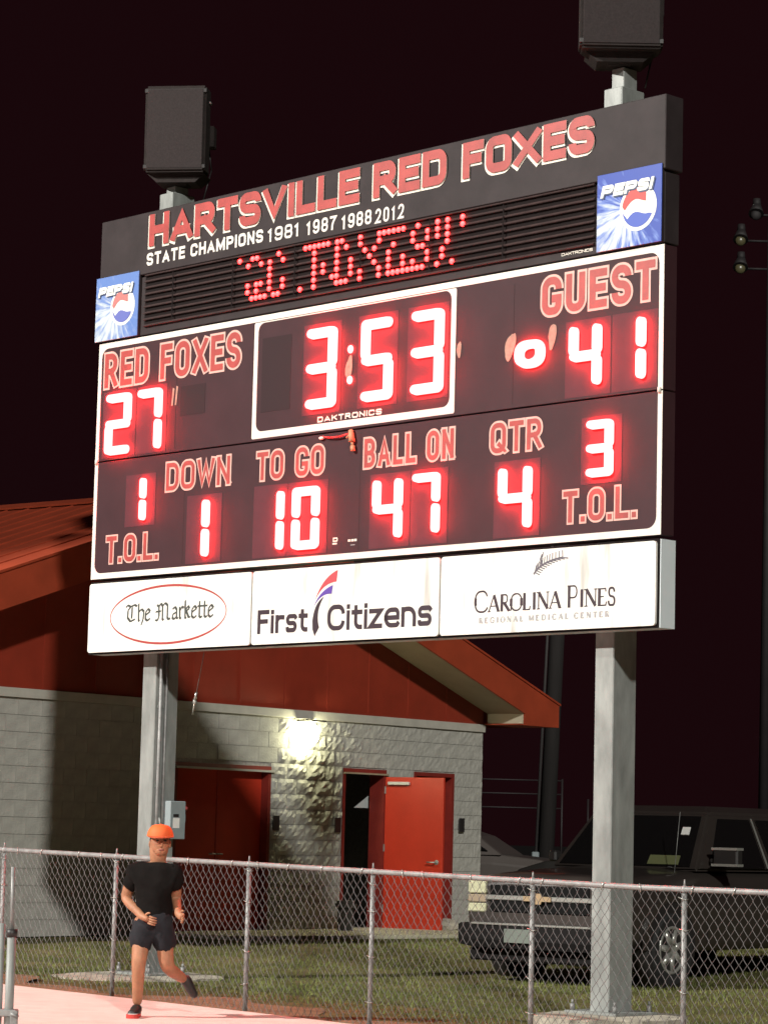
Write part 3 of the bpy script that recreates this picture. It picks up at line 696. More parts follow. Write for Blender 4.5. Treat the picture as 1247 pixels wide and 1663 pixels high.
def serif_text(seq, x0, x1, z0, t, y, mat, parent, gapf=.04):
    """seq: list of (char, height)"""
    tot = sum((SW.get(c, .5)+gapf)*h if c != ' ' else .35*h for c, h in seq); k = (x1-x0)/tot; x = x0; V, F = [], []; c_ = 0
    for c, h in seq:
        if c == ' ': x += .35*h*k; continue
        wch = SW[c]*h*k
        for pts, tk in serif(c, wch, h):
            yy = y-.00015*(c_ % 8); c_ += 1
            for q in ribbon([(x+p[0], z0+p[1]) for p in pts], t*tk, cap=False):
                i = len(V); V += [(p.x, yy, p.y) for p in q]; F.append((i, i+1, i+2, i+3))
        x += wch+gapf*h*k
    np_mesh('lettering', V, F, mat, parent)['kind'] = 'stuff'
H1, H2 = .185, .145
serif_text([('C', H1)]+[(c, H2) for c in 'AROLINA']+[(' ', H1), ('P', H1)]+[(c, H2) for c in 'INES'], 5.520, 7.170, 3.452, .031, ya, m_ink, ads[2])
serif_text([(c, .046) for c in 'REGIONAL']+[(' ', .10)]+[(c, .046) for c in 'MEDICAL']+[(' ', .10)]+[(c, .046) for c in 'CENTER'], 5.585, 7.12, 3.355, .020, ya, pm('pale_print', (.30, .30, .30), .5), ads[2], gapf=.55)
# pine twig
V, F = [], []
main = qb((6.225, 3.755), (6.30, 3.86), (6.56, 3.885), 12)
lines = [(main, .018)]
for i, p in enumerate(main[1:]):
    a = math.radians(25+i*1.5)
    for sgn, ln in ((1, .075), (-1, .065)):
        dx_, dz_ = math.cos(a+sgn*.9), math.sin(a+sgn*.9)
        lines.append(([p, (p[0]+ln*dx_, p[1]+ln*dz_*.85)], .010))
lines += [([(6.32, 3.835), (6.305, 3.885), (6.325, 3.925)], .022), ([(6.325, 3.90), (6.335, 3.945)], .008)]
for k, (l_, t_) in enumerate(lines):
    for q in ribbon(l_, t_, cap=False):
        i = len(V); V += [(p.x, ya-.0001*(k % 9), p.y) for p in q]; F.append((i, i+1, i+2, i+3))
np_mesh('pine_twig_mark', V, F, pm('twig_ink', (.10, .09, .11), .5), ads[2])
# posts
def post(x0, name='support_post'):
    return bx(name, m_steel, sb, x0, x0+.21, .22, .52, .04, 8.02, bev=.008)
p1 = post(.625); p2 = post(6.72)
for x0 in (.625, 6.72):
    for z in (3.6, 4.6, 5.9, 6.8, 7.4): bx('mounting_bracket', m_steel, sb, x0-.10, x0+.31, .201, .219, z-.05, z+.05)
for y, r in ((.275, .019), (.345, .017)):
    bm = bmesh.new(); tube(bm, (.625+.21+r+.004, y, .5), (.625+.21+r+.004, y, 3.6), r, n=10); obj('conduit', bm, m_steel2, sb)
for z in (1.1, 1.9, 2.7): bx('conduit_strap', m_steel, sb, .8355, .846, .25, .37, z, z+.03)
for x0 in (.625, 6.72):
    bp = bx('base_plate', m_steel, sb, x0-.18, x0+.39, .10, .64, .035, .06, bev=.004)
    for a in (x0-.13, x0+.34):
        for b in (.15, .59):
            bm = bmesh.new(); tube(bm, (a, b, .06), (a, b, .115), .022, n=6); tube(bm, (a, b, .115), (a, b, .15), .012, n=6); obj('anchor_bolt', bm, m_steel2, bp)
# footings (concrete)
def footing(s, y, r, label, hgt, grp='concrete footings under the scoreboard posts'):
    P = BO+Vector((math.cos(BR)*s-math.sin(BR)*y, math.sin(BR)*s+math.cos(BR)*y, 0))
    bm = bmesh.new(); n = 26; loops = []
    rr = [r*(1+.10*math.sin(2*a*2*PI/n*1.0+s)+random.uniform(-.07, .07)) for a in range(n)]
    for zf, k in ((-.22, 1.0), (hgt*.45, 1.0), (hgt*.62, .93), (hgt, .72)):
        loops.append([bm.verts.new((rr[i]*k*math.cos(2*PI*i/n)*1.0, rr[i]*k*math.sin(2*PI*i/n), zf+random.uniform(-.008, .008)*(zf > 0 and zf < hgt))) for i in range(n)])
    for a, b in zip(loops, loops[1:]):
        for i in range(n): bm.faces.new((a[i], a[(i+1) % n], b[(i+1) % n], b[i]))
    bm.faces.new(loops[-1])
    o = obj('concrete_footing', bm, m_conc, None, (P.x, P.y, 0)); tag(o, label, 'footing', grp)
footing(.66, .28, .80, 'round concrete footing under the left scoreboard post, behind the runner', .036)
footing(6.825, .37, .62, 'rough broken-edged concrete footing under the right scoreboard post', .037)
# red cable and fitting hanging below the clock
cb = thing('hanging_cable', 'short red cable with a tan fitting hanging below the scoreboard clock', 'cable', BO, BR)
bm = bmesh.new(); pts = [(3.47, -.015, 5.205), (3.56, -.03, 5.185), (3.70, -.035, 5.178), (3.86, -.03, 5.20)]
for a, b in zip(pts, pts[1:]): tube(bm, a, b, .009, n=6)
obj('cable', bm, pm('red_cable', (.5, .03, .03), .5), cb)
bm = bmesh.new(); ellips(bm, (3.46, -.02, 5.19), (.035, .02, .016), 8, 6); obj('plug', bm, m_white, cb)
bm = bmesh.new(); tube(bm, (3.87, -.03, 5.23), (3.89, -.03, 5.12), .022, .034, n=8); tube(bm, (3.89, -.03, 5.12), (3.90, -.03, 5.08), .014, .012, n=8); tube(bm, (3.88, -.035, 5.20), (3.82, -.035, 5.16), .010, n=6); tube(bm, (3.90, -.03, 5.08), (3.905, -.03, 5.03), .022, .024, n=8); obj('fitting', bm, pm('tan_fitting', (.36, .22, .12), .6), cb)
# wire with a connector hanging by the left post
hw = thing('hanging_wire', 'thin wire with a bright metal connector hanging beside the left post', 'cable', BO, BR)
bm = bmesh.new(); tube(bm, (1.42, .35, 3.25), (1.17, .48, 2.86), .004, n=5); obj('wire', bm, m_steel2, hw)
bm = bmesh.new(); tube(bm, (1.17, .48, 2.86), (1.12, .50, 2.76), .014, n=8); tube(bm, (1.12, .50, 2.76), (1.07, .52, 2.64), .007, n=6); ellips(bm, (1.125, .50, 2.77), (.022, .022, .035), 8, 6); obj('connector', bm, m_chrome, hw)
# electrical box
eb = thing('electrical_box', 'grey electrical disconnect box with white label on the left scoreboard post', 'electrical box', BO+B2*.84-N2*.44, BR)
bx('enclosure', m_box, eb, .0, .14, -.09, .11, 1.39, 1.77, bev=.006)
bx('label_plate', m_label, eb, .1405, .143, -.055, .03, 1.50, 1.60); bx('nameplate', m_plastic, eb, .1405, .143, -.05, .02, 1.61, 1.64)
bm = bmesh.new(); tube(bm, (.07, .11, 1.62), (.07, .15, 1.62), .02, n=8); box(bm, .05, .09, .13, .155, 1.56, 1.64, bev=.004); obj('handle', bm, m_box, eb)
bm = bmesh.new(); ellips(bm, (.07, .17, 1.70), (.022, .022, .022), 8, 6); obj('knob', bm, pm('red_knob', (.3, .04, .04), .5), eb)
bm = bmesh.new(); tube(bm, (.02, -.05, 1.37), (-.005, -.12, 1.60), .010, n=6); obj('conduit', bm, m_label, eb)

# speakers
def speaker(s, y, z0, hgt, wf, wb, dep, yaw, label, tilt):
    P = BO+Vector((math.cos(BR)*s-math.sin(BR)*y, math.sin(BR)*s+math.cos(BR)*y, z0))
    t = thing('loudspeaker', label, 'loudspeaker', P, BR+yaw, 'loudspeakers on top of the scoreboard posts')
    bm = bmesh.new()
    prism(bm, [(-wf/2, -dep/2), (wf/2, -dep/2), (wf/2, -dep*.05), (wb/2, dep/2), (-wb/2, dep/2), (-wf/2, -dep*.05)], hgt, axis='z', off=0)
    bmesh.ops.bevel(bm, geom=list(bm.edges), offset=.022, segments=2, affect='EDGES')
    obj('cabinet', bm, m_spk, t)
    bx('grille', m_grille, t, -wf/2+.03, wf/2-.03, -dep/2-.008, -dep/2-.001, .04, hgt-.04, bev=.003)
    bm = bmesh.new(); box(bm, -.17, .17, -.14, .14, -.012, -.001); box(bm, -.11, .11, -.10, .10, -.10, -.012, bev=.01); prism(bm, [(-.30, -.002), (.30, -.002), (.20, -.09), (-.20, -.09)], .34, off=-.17); obj('mounting_bracket', bm, m_spk, t)
    # rim and handle at the back right edge
    bx('rear_hood', m_spk, t, wb/2-.02, wf/2+.03, dep*.02, dep*.30, hgt*.35, hgt*.60, bev=.01)
    bm = bmesh.new(); tube(bm, (wf/2+.004, dep*-.2, hgt*.84), (wf/2+.004, -.02, hgt*.84), .012, n=6); obj('handle', bm, m_steel2, t)
    for k in (.06, .94): bx('corner_plate', m_plastic, t, -wf/2-.004, wf/2+.004, -dep/2-.004, -dep/2+.04, hgt*k-.02, hgt*k+.02, bev=.003)
    t.rotation_euler = (tilt, 0, BR+yaw)
    bm = bmesh.new(); pts = [(wb/2+.06, dep*.3, hgt*.38), (wb/2+.09, dep*.32, .1), (wb/2+.02, dep*.2, -.25)]
    for a, b in zip(pts, pts[1:]): tube(bm, a, b, .008, n=5)
    obj('speaker_cable', bm, m_plastic, t)
    return t
speaker(.80, .33, 8.20, .90, .64, .42, .54, .66, 'black loudspeaker on the left post, wholly in view above the lettering', .03)
speaker(6.82, .30, 8.32, 1.05, .72, .44, .60, .78, 'larger black loudspeaker on the right post, cut off by the top edge', .03)
bx('support_post', m_steel, sb, .66, .80, .28, .46, 8.021, 8.10, bev=.006)
bx('support_post', m_steel, sb, 6.755, 6.895, .28, .46, 8.021, 8.21, bev=.006)

# ================================================================ FENCE
fz = lambda k: 1.236-.0137*k if k < 6 else 1.154      # top rail height along the fence
fe = thing('chain_link_fence', 'low galvanised chain-link fence with top rail along the track edge', 'fence', (F0.x, F0.y, 0), BR)
bm = bmesh.new(); ks = list(np.arange(-7, 14.1, 1.0))
for a, b in zip(ks, ks[1:]): tube(bm, (a, 0, fz(a)), (b, 0, fz(b)), .0225, n=10, cap=False)
obj('top_rail', bm, m_steel2, fe)
pk = [-6.7, -5.0, -3.35, -1.727, -.055, 1.728, 3.232, 4.974, 6.453, 8.05, 9.65, 11.2]
bm = bmesh.new(); tube(bm, (0, 0, -1.34), (0, 0, -.03), .0205, n=10); ellips(bm, (0, 0, -.0), (.026, .03, .03), 10, 6)
bmesh.ops.recalc_face_normals(bm, faces=bm.faces); pme = bpy.data.meshes.new('post'); bm.to_mesh(pme); bm.free(); pme.materials.append(m_steel2)
bm = bmesh.new(); tube(bm, (0, 0, 0), (0, 0, .05), .010, .006, n=6); finme = bpy.data.meshes.new('cap'); bm.to_mesh(finme); bm.free(); finme.materials.append(m_steel2)
bm = bmesh.new(); tube(bm, (-.035, -.02, .01), (.028, -.026, -.006), .0045, n=5); tube(bm, (.028, -.026, -.006), (.028, .02, 0), .0045, n=5); tme = bpy.data.meshes.new('wire_tie'); bm.to_mesh(tme); bm.free(); tme.materials.append(m_chrome)
for k in pk:
    p = link('post', pme, None, fe, (k, .0, fz(k))); link('cap', finme, None, p, (0, 0, .02))
    for dz in (-.06, -.33, -.70, -1.02):
        o = link('wire_tie', tme, None, fe, (k+random.uniform(-.006, .006), 0, fz(k)+dz+random.uniform(-.04, .04))); o.rotation_euler = (0, random.uniform(-.5, .4), 0)
bm = bmesh.new(); tube(bm, (0, -.027, .03), (0, -.030, -.035), .0045, n=5); t2 = bpy.data.meshes.new('wire_tie'); bm.to_mesh(t2); bm.free(); t2.materials.append(m_chrome)
for k in np.arange(-3.2, 9.0, .42):
    kk = k+random.uniform(-.12, .12); o = link('wire_tie', t2, None, fe, (kk, 0, fz(kk))); o.rotation_euler = (0, random.uniform(-.5, .5), 0)
def chain():
    Dh, Dv = .039, .050; n = int(20/Dh); V, F = [], []; r = .0026
    base = np.array([(r, 0, 0), (-r*.5, r*.87, 0), (-r*.5, -r*.87, 0)])
    for i in range(n):
        x0 = -6.6+i*Dh; zt = fz(x0)-.012; m = 25; off = len(V)
        wob = .004*math.sin(i*.21)+.003*math.sin(i*.83)
        for j in range(m):
            ph = (i+j) % 2
            x = x0+(Dh if ph else 0)*1.04-.0008+wob*math.sin(j*.5); y = -.026+(.0035 if (j+i*0) % 2 == ph else -.0035)+.006*math.sin(x0*1.9+j*.35); z = zt-j*Dv
            for b in base: V.append((x+b[0], y+b[1], z))
        for j in range(m-1):
            for q in range(3):
                a = off+j*3+q; b = off+j*3+(q+1) % 3; F.append((a, b, b+3, a+3))
    o = np_mesh('chain_link_mesh', V, F, m_wire, fe); o['kind'] = 'stuff'
chain()

# ================================================================ BUILDING
TA = math.atan2(.785, .62); C0 = Vector((1.526, 39.78, 0))
bl = thing('concession_building', 'grey split-face block building with red gable siding, metal roof and red doors', 'building', C0, TA)
ZB, ZT = .17, 3.0
# openings: (u0,u1,ztop)
OPN = [(-6.62, -4.74, 2.34), (-3.225, -2.268, 2.375), (-1.632, -.685, 2.375)]
UL = -12.3
# backing wall in pieces, front surface at y=.035 (blocks stand in front)
bm = bmesh.new(); us = [UL]+[v for o_ in OPN for v in o_[:2]]+[0]
for i in range(0, len(us), 2): box(bm, us[i], us[i+1], .012, .26, ZB, ZT)
for u0, u1, zt in OPN: box(bm, u0, u1, .012, .26, zt, ZT)
box(bm, -.23, 0, .261, 14, ZB, ZT); box(bm, UL, UL+.23, .261, 14, ZB, ZT)
obj('wall', bm, m_mortar, bl)
def block_mesh(w, h, rough, seed):
    rr = random.Random(seed); bm = bmesh.new(); nx, nz = (7, 4) if rough else (1, 1); g = []
    m_ = .0025
    for j in range(nz+1):
        row = []
        for i in range(nx+1):
            edge = i in (0, nx) or j in (0, nz)
            y = (-rr.uniform(0, .006) if edge else -rr.uniform(.004, .030)*(1 if rough > 1 else .30)) if rough else 0
            row.append(bm.verts.new((m_+(w-2*m_)*i/nx+(0 if edge else rr.uniform(-.01, .01)), y, m_+(h-2*m_)*j/nz+(0 if edge else rr.uniform(-.008, .008)))))
        g.append(row)
    for j in range(nz):
        for i in range(nx): bm.faces.new((g[j][i], g[j][i+1], g[j+1][i+1], g[j+1][i]))
    # sides back to mortar depth
    rim = [g[0][i] for i in range(nx+1)]+[g[j][nx] for j in range(1, nz+1)]+[g[nz][i] for i in range(nx-1, -1, -1)]+[g[j][0] for j in range(nz-1, 0, -1)]
    back = [bm.verts.new((v.co.x, .031, v.co.z)) for v in rim]; k = len(rim)
    for i in range(k): bm.faces.new((rim[(i+1) % k], rim[i], back[i], back[(i+1) % k]))
    bmesh.ops.recalc_face_normals(bm, faces=bm.faces)
    me = bpy.data.meshes.new('block'); bm.to_mesh(me); bm.free(); me.materials.append(m_block); return me
bc = {}
def get_block(w, h, rough):
    key = (round(w, 2), round(h, 3), rough, random.randrange(9) if rough else 0)
    if key not in bc: bc[key] = block_mesh(w, h, rough, hash(key))
    return bc[key]
CH = (ZT-ZB)/14; nb = 0; extra = []
for c in range(14):
    z = ZB+c*CH
    # free spans of this course
    spans = [(-9.95, 0)]
    for u0, u1, zt in OPN:
        if z < zt-.06:
            ns = []
            for a, b in spans:
                if u1 <= a or u0 >= b: ns.append((a, b)); continue
                if u0 > a: ns.append((a, u0))
                if u1 < b: ns.append((u1, b))
            spans = ns
    for a, b in spans:
        x = -.0+math.floor((a-0)/.4)*.4-(.2 if c % 2 else 0)
        while x < b:
            x0, x1 = max(a, x), min(b, x+.4)
            if x1-x0 > .05:
                rough = 0 if x0 < -4.75 else 2 if x0 < -3.0 else 1       # split-face blocks on the lamp side
                top = CH
                o = link('block', get_block(x1-x0, top, rough), None, bl, (x0, random.uniform(-.002, .002), z)); nb += 1
            x += .4
print('blocks', nb)
# trim band
bx('trim_board', m_trim, bl, UL-.02, .02, -.035, .03, 3.002, 3.115, bev=.004)
# gable
UA, ZA, SL = -6.15, 5.36, .333; OV = .68
low = lambda u: ZA-SL*abs(u-UA)                    # underside of rake
bm = bmesh.new(); prism(bm, [(UL, 3.117), (0, 3.117), (0, low(0)), (UA, ZA), (UL, low(UL))], .20, off=.0)
obj('gable_siding', bm, m_siding, bl)
for u in np.arange(-9.9, -.2, .9):   # faint panel joints
    bx('siding_joint', m_siding, bl, u-.012, u+.012, -.008, -.0005, 3.12, low(u)-.012)
# rake soffits, fascias, eave return, roof
for sg, u_end in ((1, .965), (-1, 2*UA-.965)):
    bm = bmesh.new(); prism(bm, [(UA, ZA), ((.10 if sg > 0 else 2*UA-.10), low(.10 if sg > 0 else 2*UA-.10)), ((.10 if sg > 0 else 2*UA-.10), low(.10 if sg > 0 else 2*UA-.10)+.03), (UA, ZA+.03)][::sg], OV-.04, off=-OV+.035); obj('soffit', bm, m_soffit, bl)
    bm = bmesh.new(); ib = .10*sg if sg > 0 else 2*UA-.10
    prism(bm, [(UA, ZA), (ib, low(ib)), (ib, 3.11), (u_end, 3.11), (u_end, low(u_end)+.44), (UA, ZA+.44)][::sg], .03, off=-OV)
    obj('fascia', bm, m_roof, bl)
    a, b = sorted((0.0 if sg > 0 else UL, u_end-.005*sg))
    bx('eave_return', m_roof, bl, a, b, -OV+.032, -.002, 3.112, 3.13)
    bm = bmesh.new(); prism(bm, [(ib, 3.132), (ib, low(ib)-.002), (ib+.02*sg, low(ib)-.002), (ib+.02*sg, 3.132)][::sg], OV-.04, off=-OV+.034); obj('eave_return', bm, pm('pale_eave', (.55, .50, .38), .6), bl)
    # roof slab
    bm = bmesh.new(); zt = lambda u: low(u)+.445
    prism(bm, [(UA, zt(UA)), (u_end+.02*sg, zt(u_end+.02*sg)), (u_end+.02*sg, zt(u_end+.02*sg)+.03), (UA, zt(UA)+.03)][::sg], 16, off=-OV-.02)
    rf = obj('roof', bm, m_roof, bl)
    if sg < 0:
        for v in np.arange(-OV+.40, 9.5, .42):
            bm = bmesh.new(); prism(bm, [(UA-.03, zt(UA-.03)+.031), (u_end, zt(u_end)+.031), (u_end, zt(u_end)+.045), (UA-.03, zt(UA-.03)+.045)][::-1], .018, off=v); obj('roof_seam', bm, m_roof, rf)
        bm = bmesh.new(); prism(bm, [(UA-.22, zt(UA-.22)+.050), (UA-.22, zt(UA-.22)+.075), (UA, zt(UA)+.085), (UA, zt(UA)+.06)], 15.9, off=-OV-.01); obj('ridge_cap', bm, m_roof, rf)
    # eave fascia along the side
    bx('fascia', m_roof, bl, *sorted((u_end-.03*sg, u_end-.001*sg)), -OV+.031, 14, 3.112, low(u_end)+.42)
# interior behind the open doorway
bx('interior_wall', m_inter, bl, -4.3, -.3, 3.2, 3.25, ZB, 2.9); bx('interior_wall', m_inter, bl, -4.32, -4.28, .265, 3.19, ZB, 2.9); bx('interior_ceiling', m_inter, bl, -4.3, -.3, .265, 3.2, 2.91, 2.94)
bx('interior_floor', m_conc, bl, -4.3, -.3, .265, 3.19, .15, ZB)
bx('cabinet', m_dark, bl, -4.27, -1.9, 1.2, 1.9, ZB, 1.84)
bm = bmesh.new(); bm.faces.new([bm.verts.new(p) for p in ((-2.56, .31, 1.845), (-2.13, .31, 1.845), (-2.13, .31, 2.08))]); r_ = bmesh.ops.extrude_face_region(bm, geom=list(bm.faces)); bmesh.ops.translate(bm, vec=(0, .02, 0), verts=[v for v in r_['geom'] if isinstance(v, bmesh.types.BMVert)]); obj('lit_patch_panel', bm, pm('lit_patch_pale', (.42, .44, .44), .6), bl)  # pale triangle added to stand in for a floodlit patch inside
# door frames
def dframe(u0, u1, zt):
    bm = bmesh.new(); t = .055
    box(bm, u0, u0+t, -.012, .24, ZB, zt-t); box(bm, u1-t, u1, -.012, .24, ZB, zt-t); box(bm, u0, u1, -.012, .24, zt-t, zt)
    return obj('door_frame', bm, m_frame, bl)
for o_ in OPN: dframe(*o_)
bx('drip_cap', m_trim, bl, -6.62, -4.70, -.045, -.013, 2.262, 2.290); bx('drip_cap', m_soffit, bl, -3.225, -2.24, -.035, -.013, 2.30, 2.322)
# wide red door (closed) behind left post
for a, b in ((-6.56, -5.69), (-5.675, -4.80)):
    d = bx('door', m_door, bl, a, b, .10, .145, ZB+.01, 2.28, bev=.004)
    bm = bmesh.new(); tube(bm, ((b if a < -6 else a)+(.0), .085, 1.18), ((b-.12 if a < -6 else a+.12), .085, 1.18), .012, n=6); obj('handle', bm, m_steel2, d)
# closed door in the third frame
d = bx('door', m_door, bl, -1.572, -.745, .10, .145, ZB+.01, 2.31, bev=.004)
# open door leaf, hinged at the right jamb of the open doorway
hx = -2.30
dl = bpy.data.objects.new('door', None)
bm = bmesh.new(); box(bm, 0, .93, 0, .045, ZB+.01, 2.28, bev=.004); d = obj('door', bm, m_door, bl, (hx, -.02, 0)); d['label'] = 'red door standing wide open'
d.rotation_euler = (0, 0, -math.radians(51.7+30.5))
bpy.data.objects.remove(dl)
bm = bmesh.new(); box(bm, .06, .40, -.055, -.002, 2.17, 2.215, bev=.008); c_ = obj('door_closer', bm, pm('pale_metal', (.62, .60, .56), .45, .2), d)
bm = bmesh.new(); tube(bm, (.84, -.002, 1.12), (.84, -.06, 1.12), .012, n=8); tube(bm, (.84, -.06, 1.12), (.72, -.065, 1.12), .010, n=8); ellips(bm, (.84, -.004, 1.12), (.035, .006, .035), 12, 6); obj('handle', bm, m_chrome, d)
bm = bmesh.new(); tube(bm, (.84, .047, 1.12), (.84, .10, 1.12), .012, n=8); tube(bm, (.84, .10, 1.12), (.72, .105, 1.12), .010, n=8); obj('handle', bm, m_chrome, d)
for z in (.42, 1.25, 2.05): bx('hinge', m_steel2, d, -.012, .012, -.006, .05, z, z+.10)
for u, z in ((-4.645, 1.60), (-3.352, 1.594), (-.523, 1.644)):
    bx('door_sign', m_plastic, bl, u-.065, u+.065, -.045, -.032, z-.10, z+.10, bev=.004)
# wall lamp
wl = thing('wall_lamp', 'lit round wall lamp glowing above the split-face blocks between the doors', 'lamp', C0+Vector((math.cos(TA)*-4.12, math.sin(TA)*-4.12, 0)), TA)
bm = bmesh.new(); box(bm, -.045, .045, -.04, -.030, 2.74, 2.86, bev=.004); box(bm, -.17, .17, -.29, -.030, 2.962, 2.985, bev=.006); obj('lamp_housing', bm, m_plastic, wl)  # top plate added to keep the globe's light off the gable
bm = bmesh.new(); ellips(bm, (0, -.128, 2.80), (.165, .095, .160), 20, 14); obj('lamp_globe', bm, m_lamp, wl)
# slab
def wpt(u, w_, z): 
    return (C0.x+math.cos(TA)*u+math.sin(TA)*w_, C0.y+math.sin(TA)*u-math.cos(TA)*w_, z)
bm = bmesh.new(); pts = [(-6.9, -.0), (-6.9, 1.25), (-5.6, 1.55), (-3.2, 2.0), (-1.2, 2.05), (.9, 1.9), (1.6, 1.2), (1.6, -.3)]
P = [wpt(u, w_, 0) for u, w_ in pts]
prism(bm, [(p[0], p[1]) for p in P], .18, axis='z', off=.02)
o = obj('concrete_walk', bm, pm('walk_concrete', (.52, .49, .35), .9, var=.2, scale=3, bump=.3, bscale=30)); o['kind'] = 'structure'
# bin and concrete chunk
bn = thing('waste_bin', 'small dark bin with a wide rim standing by the open doorway', 'bin', (-.38, 36.6, .20))
bm = bmesh.new(); prism(bm, rrect(-.105, .105, -.105, .105, .03), .30, axis='z', off=0); obj('body', bm, pm('bin_brown', (.045, .040, .032), .7), bn)
bm = bmesh.new(); prism(bm, rrect(-.15, .15, -.15, .15, .03), .05, axis='z', off=.302); prism(bm, rrect(-.12, .12, -.12, .12, .03), .04, axis='z', off=.353); obj('lid', bm, pm('bin_brown2', (.06, .052, .042), .7), bn)
bm = bmesh.new(); bmesh.ops.create_icosphere(bm, subdivisions=2, radius=1)
for v in bm.verts: v.co = Vector((v.co.x*.22, v.co.y*.15, v.co.z*.10+.06))*(1+random.uniform(-.14, .14))
o = obj('rock', bm, m_conc, None, (.98, 37.95, .19)); tag(o, 'pale lump of rock on the walk at the foot of the open red door', 'rock')

# ================================================================ TRUCK
def vehicle_wheel(parent, x, y, r=.38, wd=.24):
    bm = bmesh.new(); n = 28; prof = [(r*.62, -wd/2+.02), (r*.93, -wd/2), (r, -wd/2+.035), (r, wd/2-.035), (r*.93, wd/2), (r*.62, wd/2-.02)]
    L = [[bm.verts.new((x+p*math.cos(2*PI*i/n), y+q, r+p*math.sin(2*PI*i/n))) for p, q in prof] for i in range(n)]
    for i in range(n):
        for j in range(len(prof)-1): bm.faces.new((L[i][j], L[(i+1) % n][j], L[(i+1) % n][j+1], L[i][j+1]))
    t = obj('wheel', bm, m_tyre, parent); sg = -1 if y < 0 else 1
    bm = bmesh.new(); yo = y+sg*(wd/2-.05)
    tube(bm, (x, yo-sg*.04, r), (x, yo, r), r*.63, n=24)
    for k in range(7):
        a = 2*PI*k/7+.3; c, s_ = math.cos(a), math.sin(a)
        tube(bm, (x+c*.06, yo+sg*.012, r+s_*.06), (x+c*r*.56, yo+sg*.012, r+s_*r*.56), .045, .032, n=6)
    tube(bm, (x, yo, r), (x, yo+sg*.03, r), .07, n=12)
    for q in range(28):
        a0, a1 = 2*PI*q/28, 2*PI*(q+1)/28; tube(bm, (x+r*.61*math.cos(a0), yo+sg*.02, r+r*.61*math.sin(a0)), (x+r*.61*math.cos(a1), yo+sg*.02, r+r*.61*math.sin(a1)), .022, n=5, cap=False)
    obj('rim', bm, m_chrome, t)
def quad(bm, pts): return bm.faces.new([bm.verts.new(p) for p in pts])
def loft(bm, secs):
    L = [[bm.verts.new(p) for p in s] for s in secs]; m = len(L[0])
    for a, b in zip(L, L[1:]):
        for i in range(m): bm.faces.new((a[i], a[(i+1) % m], b[(i+1) % m], b[i]))
    bm.faces.new(L[0][::-1]); bm.faces.new(L[-1])
tr = thing('pickup_truck', 'dark brown-grey pickup truck parked behind the right scoreboard post', 'truck', (1.66, 28.0, gz(0, 28.3)+.0), TA)
# local x runs back along the truck, local y: + is the far side, - is the side nearer the viewer
def tsec(x, hw, zb, zs, zt, cr=.10, tin=.10):
    L = [(-hw+.05, zb), (-hw+.01, zb+.10), (-hw-.012, (zb+zs)/2+.05)]
    for k in range(6):
        a = k/5*PI/2; L.append((-hw+.0+(tin+.10)*(1-math.cos(a)), zs+(zt-zs)*math.sin(a)*.93))
    L += [(-hw*.45, zt+.012)]
    return [(x, y, z) for y, z in L]+[(x, 0, zt+.004)]+[(x, -y, z) for y, z in reversed(L)]
bm = bmesh.new()
loft(bm, [tsec(.05, .84, .42, .80, 1.00), tsec(.07, .90, .42, .86, 1.05), tsec(.13, .94, .42, .89, 1.085), tsec(.30, .965, .40, .93, 1.115), tsec(.6, .975, .40, .96, 1.14), tsec(1.0, .98, .38, .98, 1.165), tsec(1.62, .98, .36, 1.00, 1.20), tsec(1.9, .98, .36, 1.02, 1.20), tsec(3.7, .98, .36, 1.02, 1.19), tsec(5.5, .97, .40, 1.05, 1.18), tsec(5.6, .93, .42, 1.02, 1.16)])
for f in bm.faces: f.smooth = len(f.verts) == 4
body = obj('body', bm, m_truck, tr)
# cab
bm = bmesh.new()
b0, b1, t0, t1 = 1.58, 4.15, 2.12, 3.95; zb_, zt_ = 1.185, 1.80; hw0, hw1 = .93, .74
base = [(b0, -hw0, zb_), (b1, -hw0, zb_), (b1, hw0, zb_), (b0, hw0, zb_)]; topv = [(t0, -hw1, zt_), (t1, -hw1, zt_), (t1, hw1, zt_), (t0, hw1, zt_)]
rf_ = [(t0+.16, -hw1+.12, zt_+.075), (t1-.1, -hw1+.12, zt_+.075), (t1-.1, hw1-.12, zt_+.075), (t0+.16, hw1-.12, zt_+.075)]
loft(bm, [base, topv, rf_]); bmesh.ops.bevel(bm, geom=list(bm.edges), offset=.03, segments=2, affect='EDGES'); obj('cab', bm, m_truck, tr)
def lerp(a, b, t_): return tuple(a[i]+(b[i]-a[i])*t_ for i in range(3))
def panel(A, Bq, C, D, u0, u1, v0, v1, off, mat, name, parent, uu=None):
    """inset quad on bilinear patch A(bottom start) B(bottom end) C(top end) D(top start), offset by vector off"""
    pt = lambda u, v: tuple(lerp(lerp(A, Bq, u), lerp(D, C, u), v)[i]+off[i] for i in range(3))
    cs = [(u0, v0), (u1, v0), (u1, v1), (u0, v1)] if uu is None else uu
    bm = bmesh.new(); f = bm.faces.new([bm.verts.new(pt(u, v)) for u, v in cs])
    r = bmesh.ops.extrude_face_region(bm, geom=[f]); bmesh.ops.translate(bm, vec=tuple(-o_*.5 for o_ in off), verts=[v for v in r['geom'] if isinstance(v, bmesh.types.BMVert)])
    return obj(name, bm, mat, parent)
ws = panel(base[3], base[0], topv[0], topv[3], .05, .95, .06, .93, (-.010, 0, .008), m_glass, 'windshield', tr)
panel(base[3], base[0], topv[0], topv[3], .83, .89, .60, .73, (-.017, 0, .013), m_label, 'sticker', ws)
panel(base[3], base[0], topv[0], topv[3], .66, .87, .085, .24, (-.016, 0, .012), pm('sun_shade', (.11, .12, .05), .7), 'sunshade', ws)
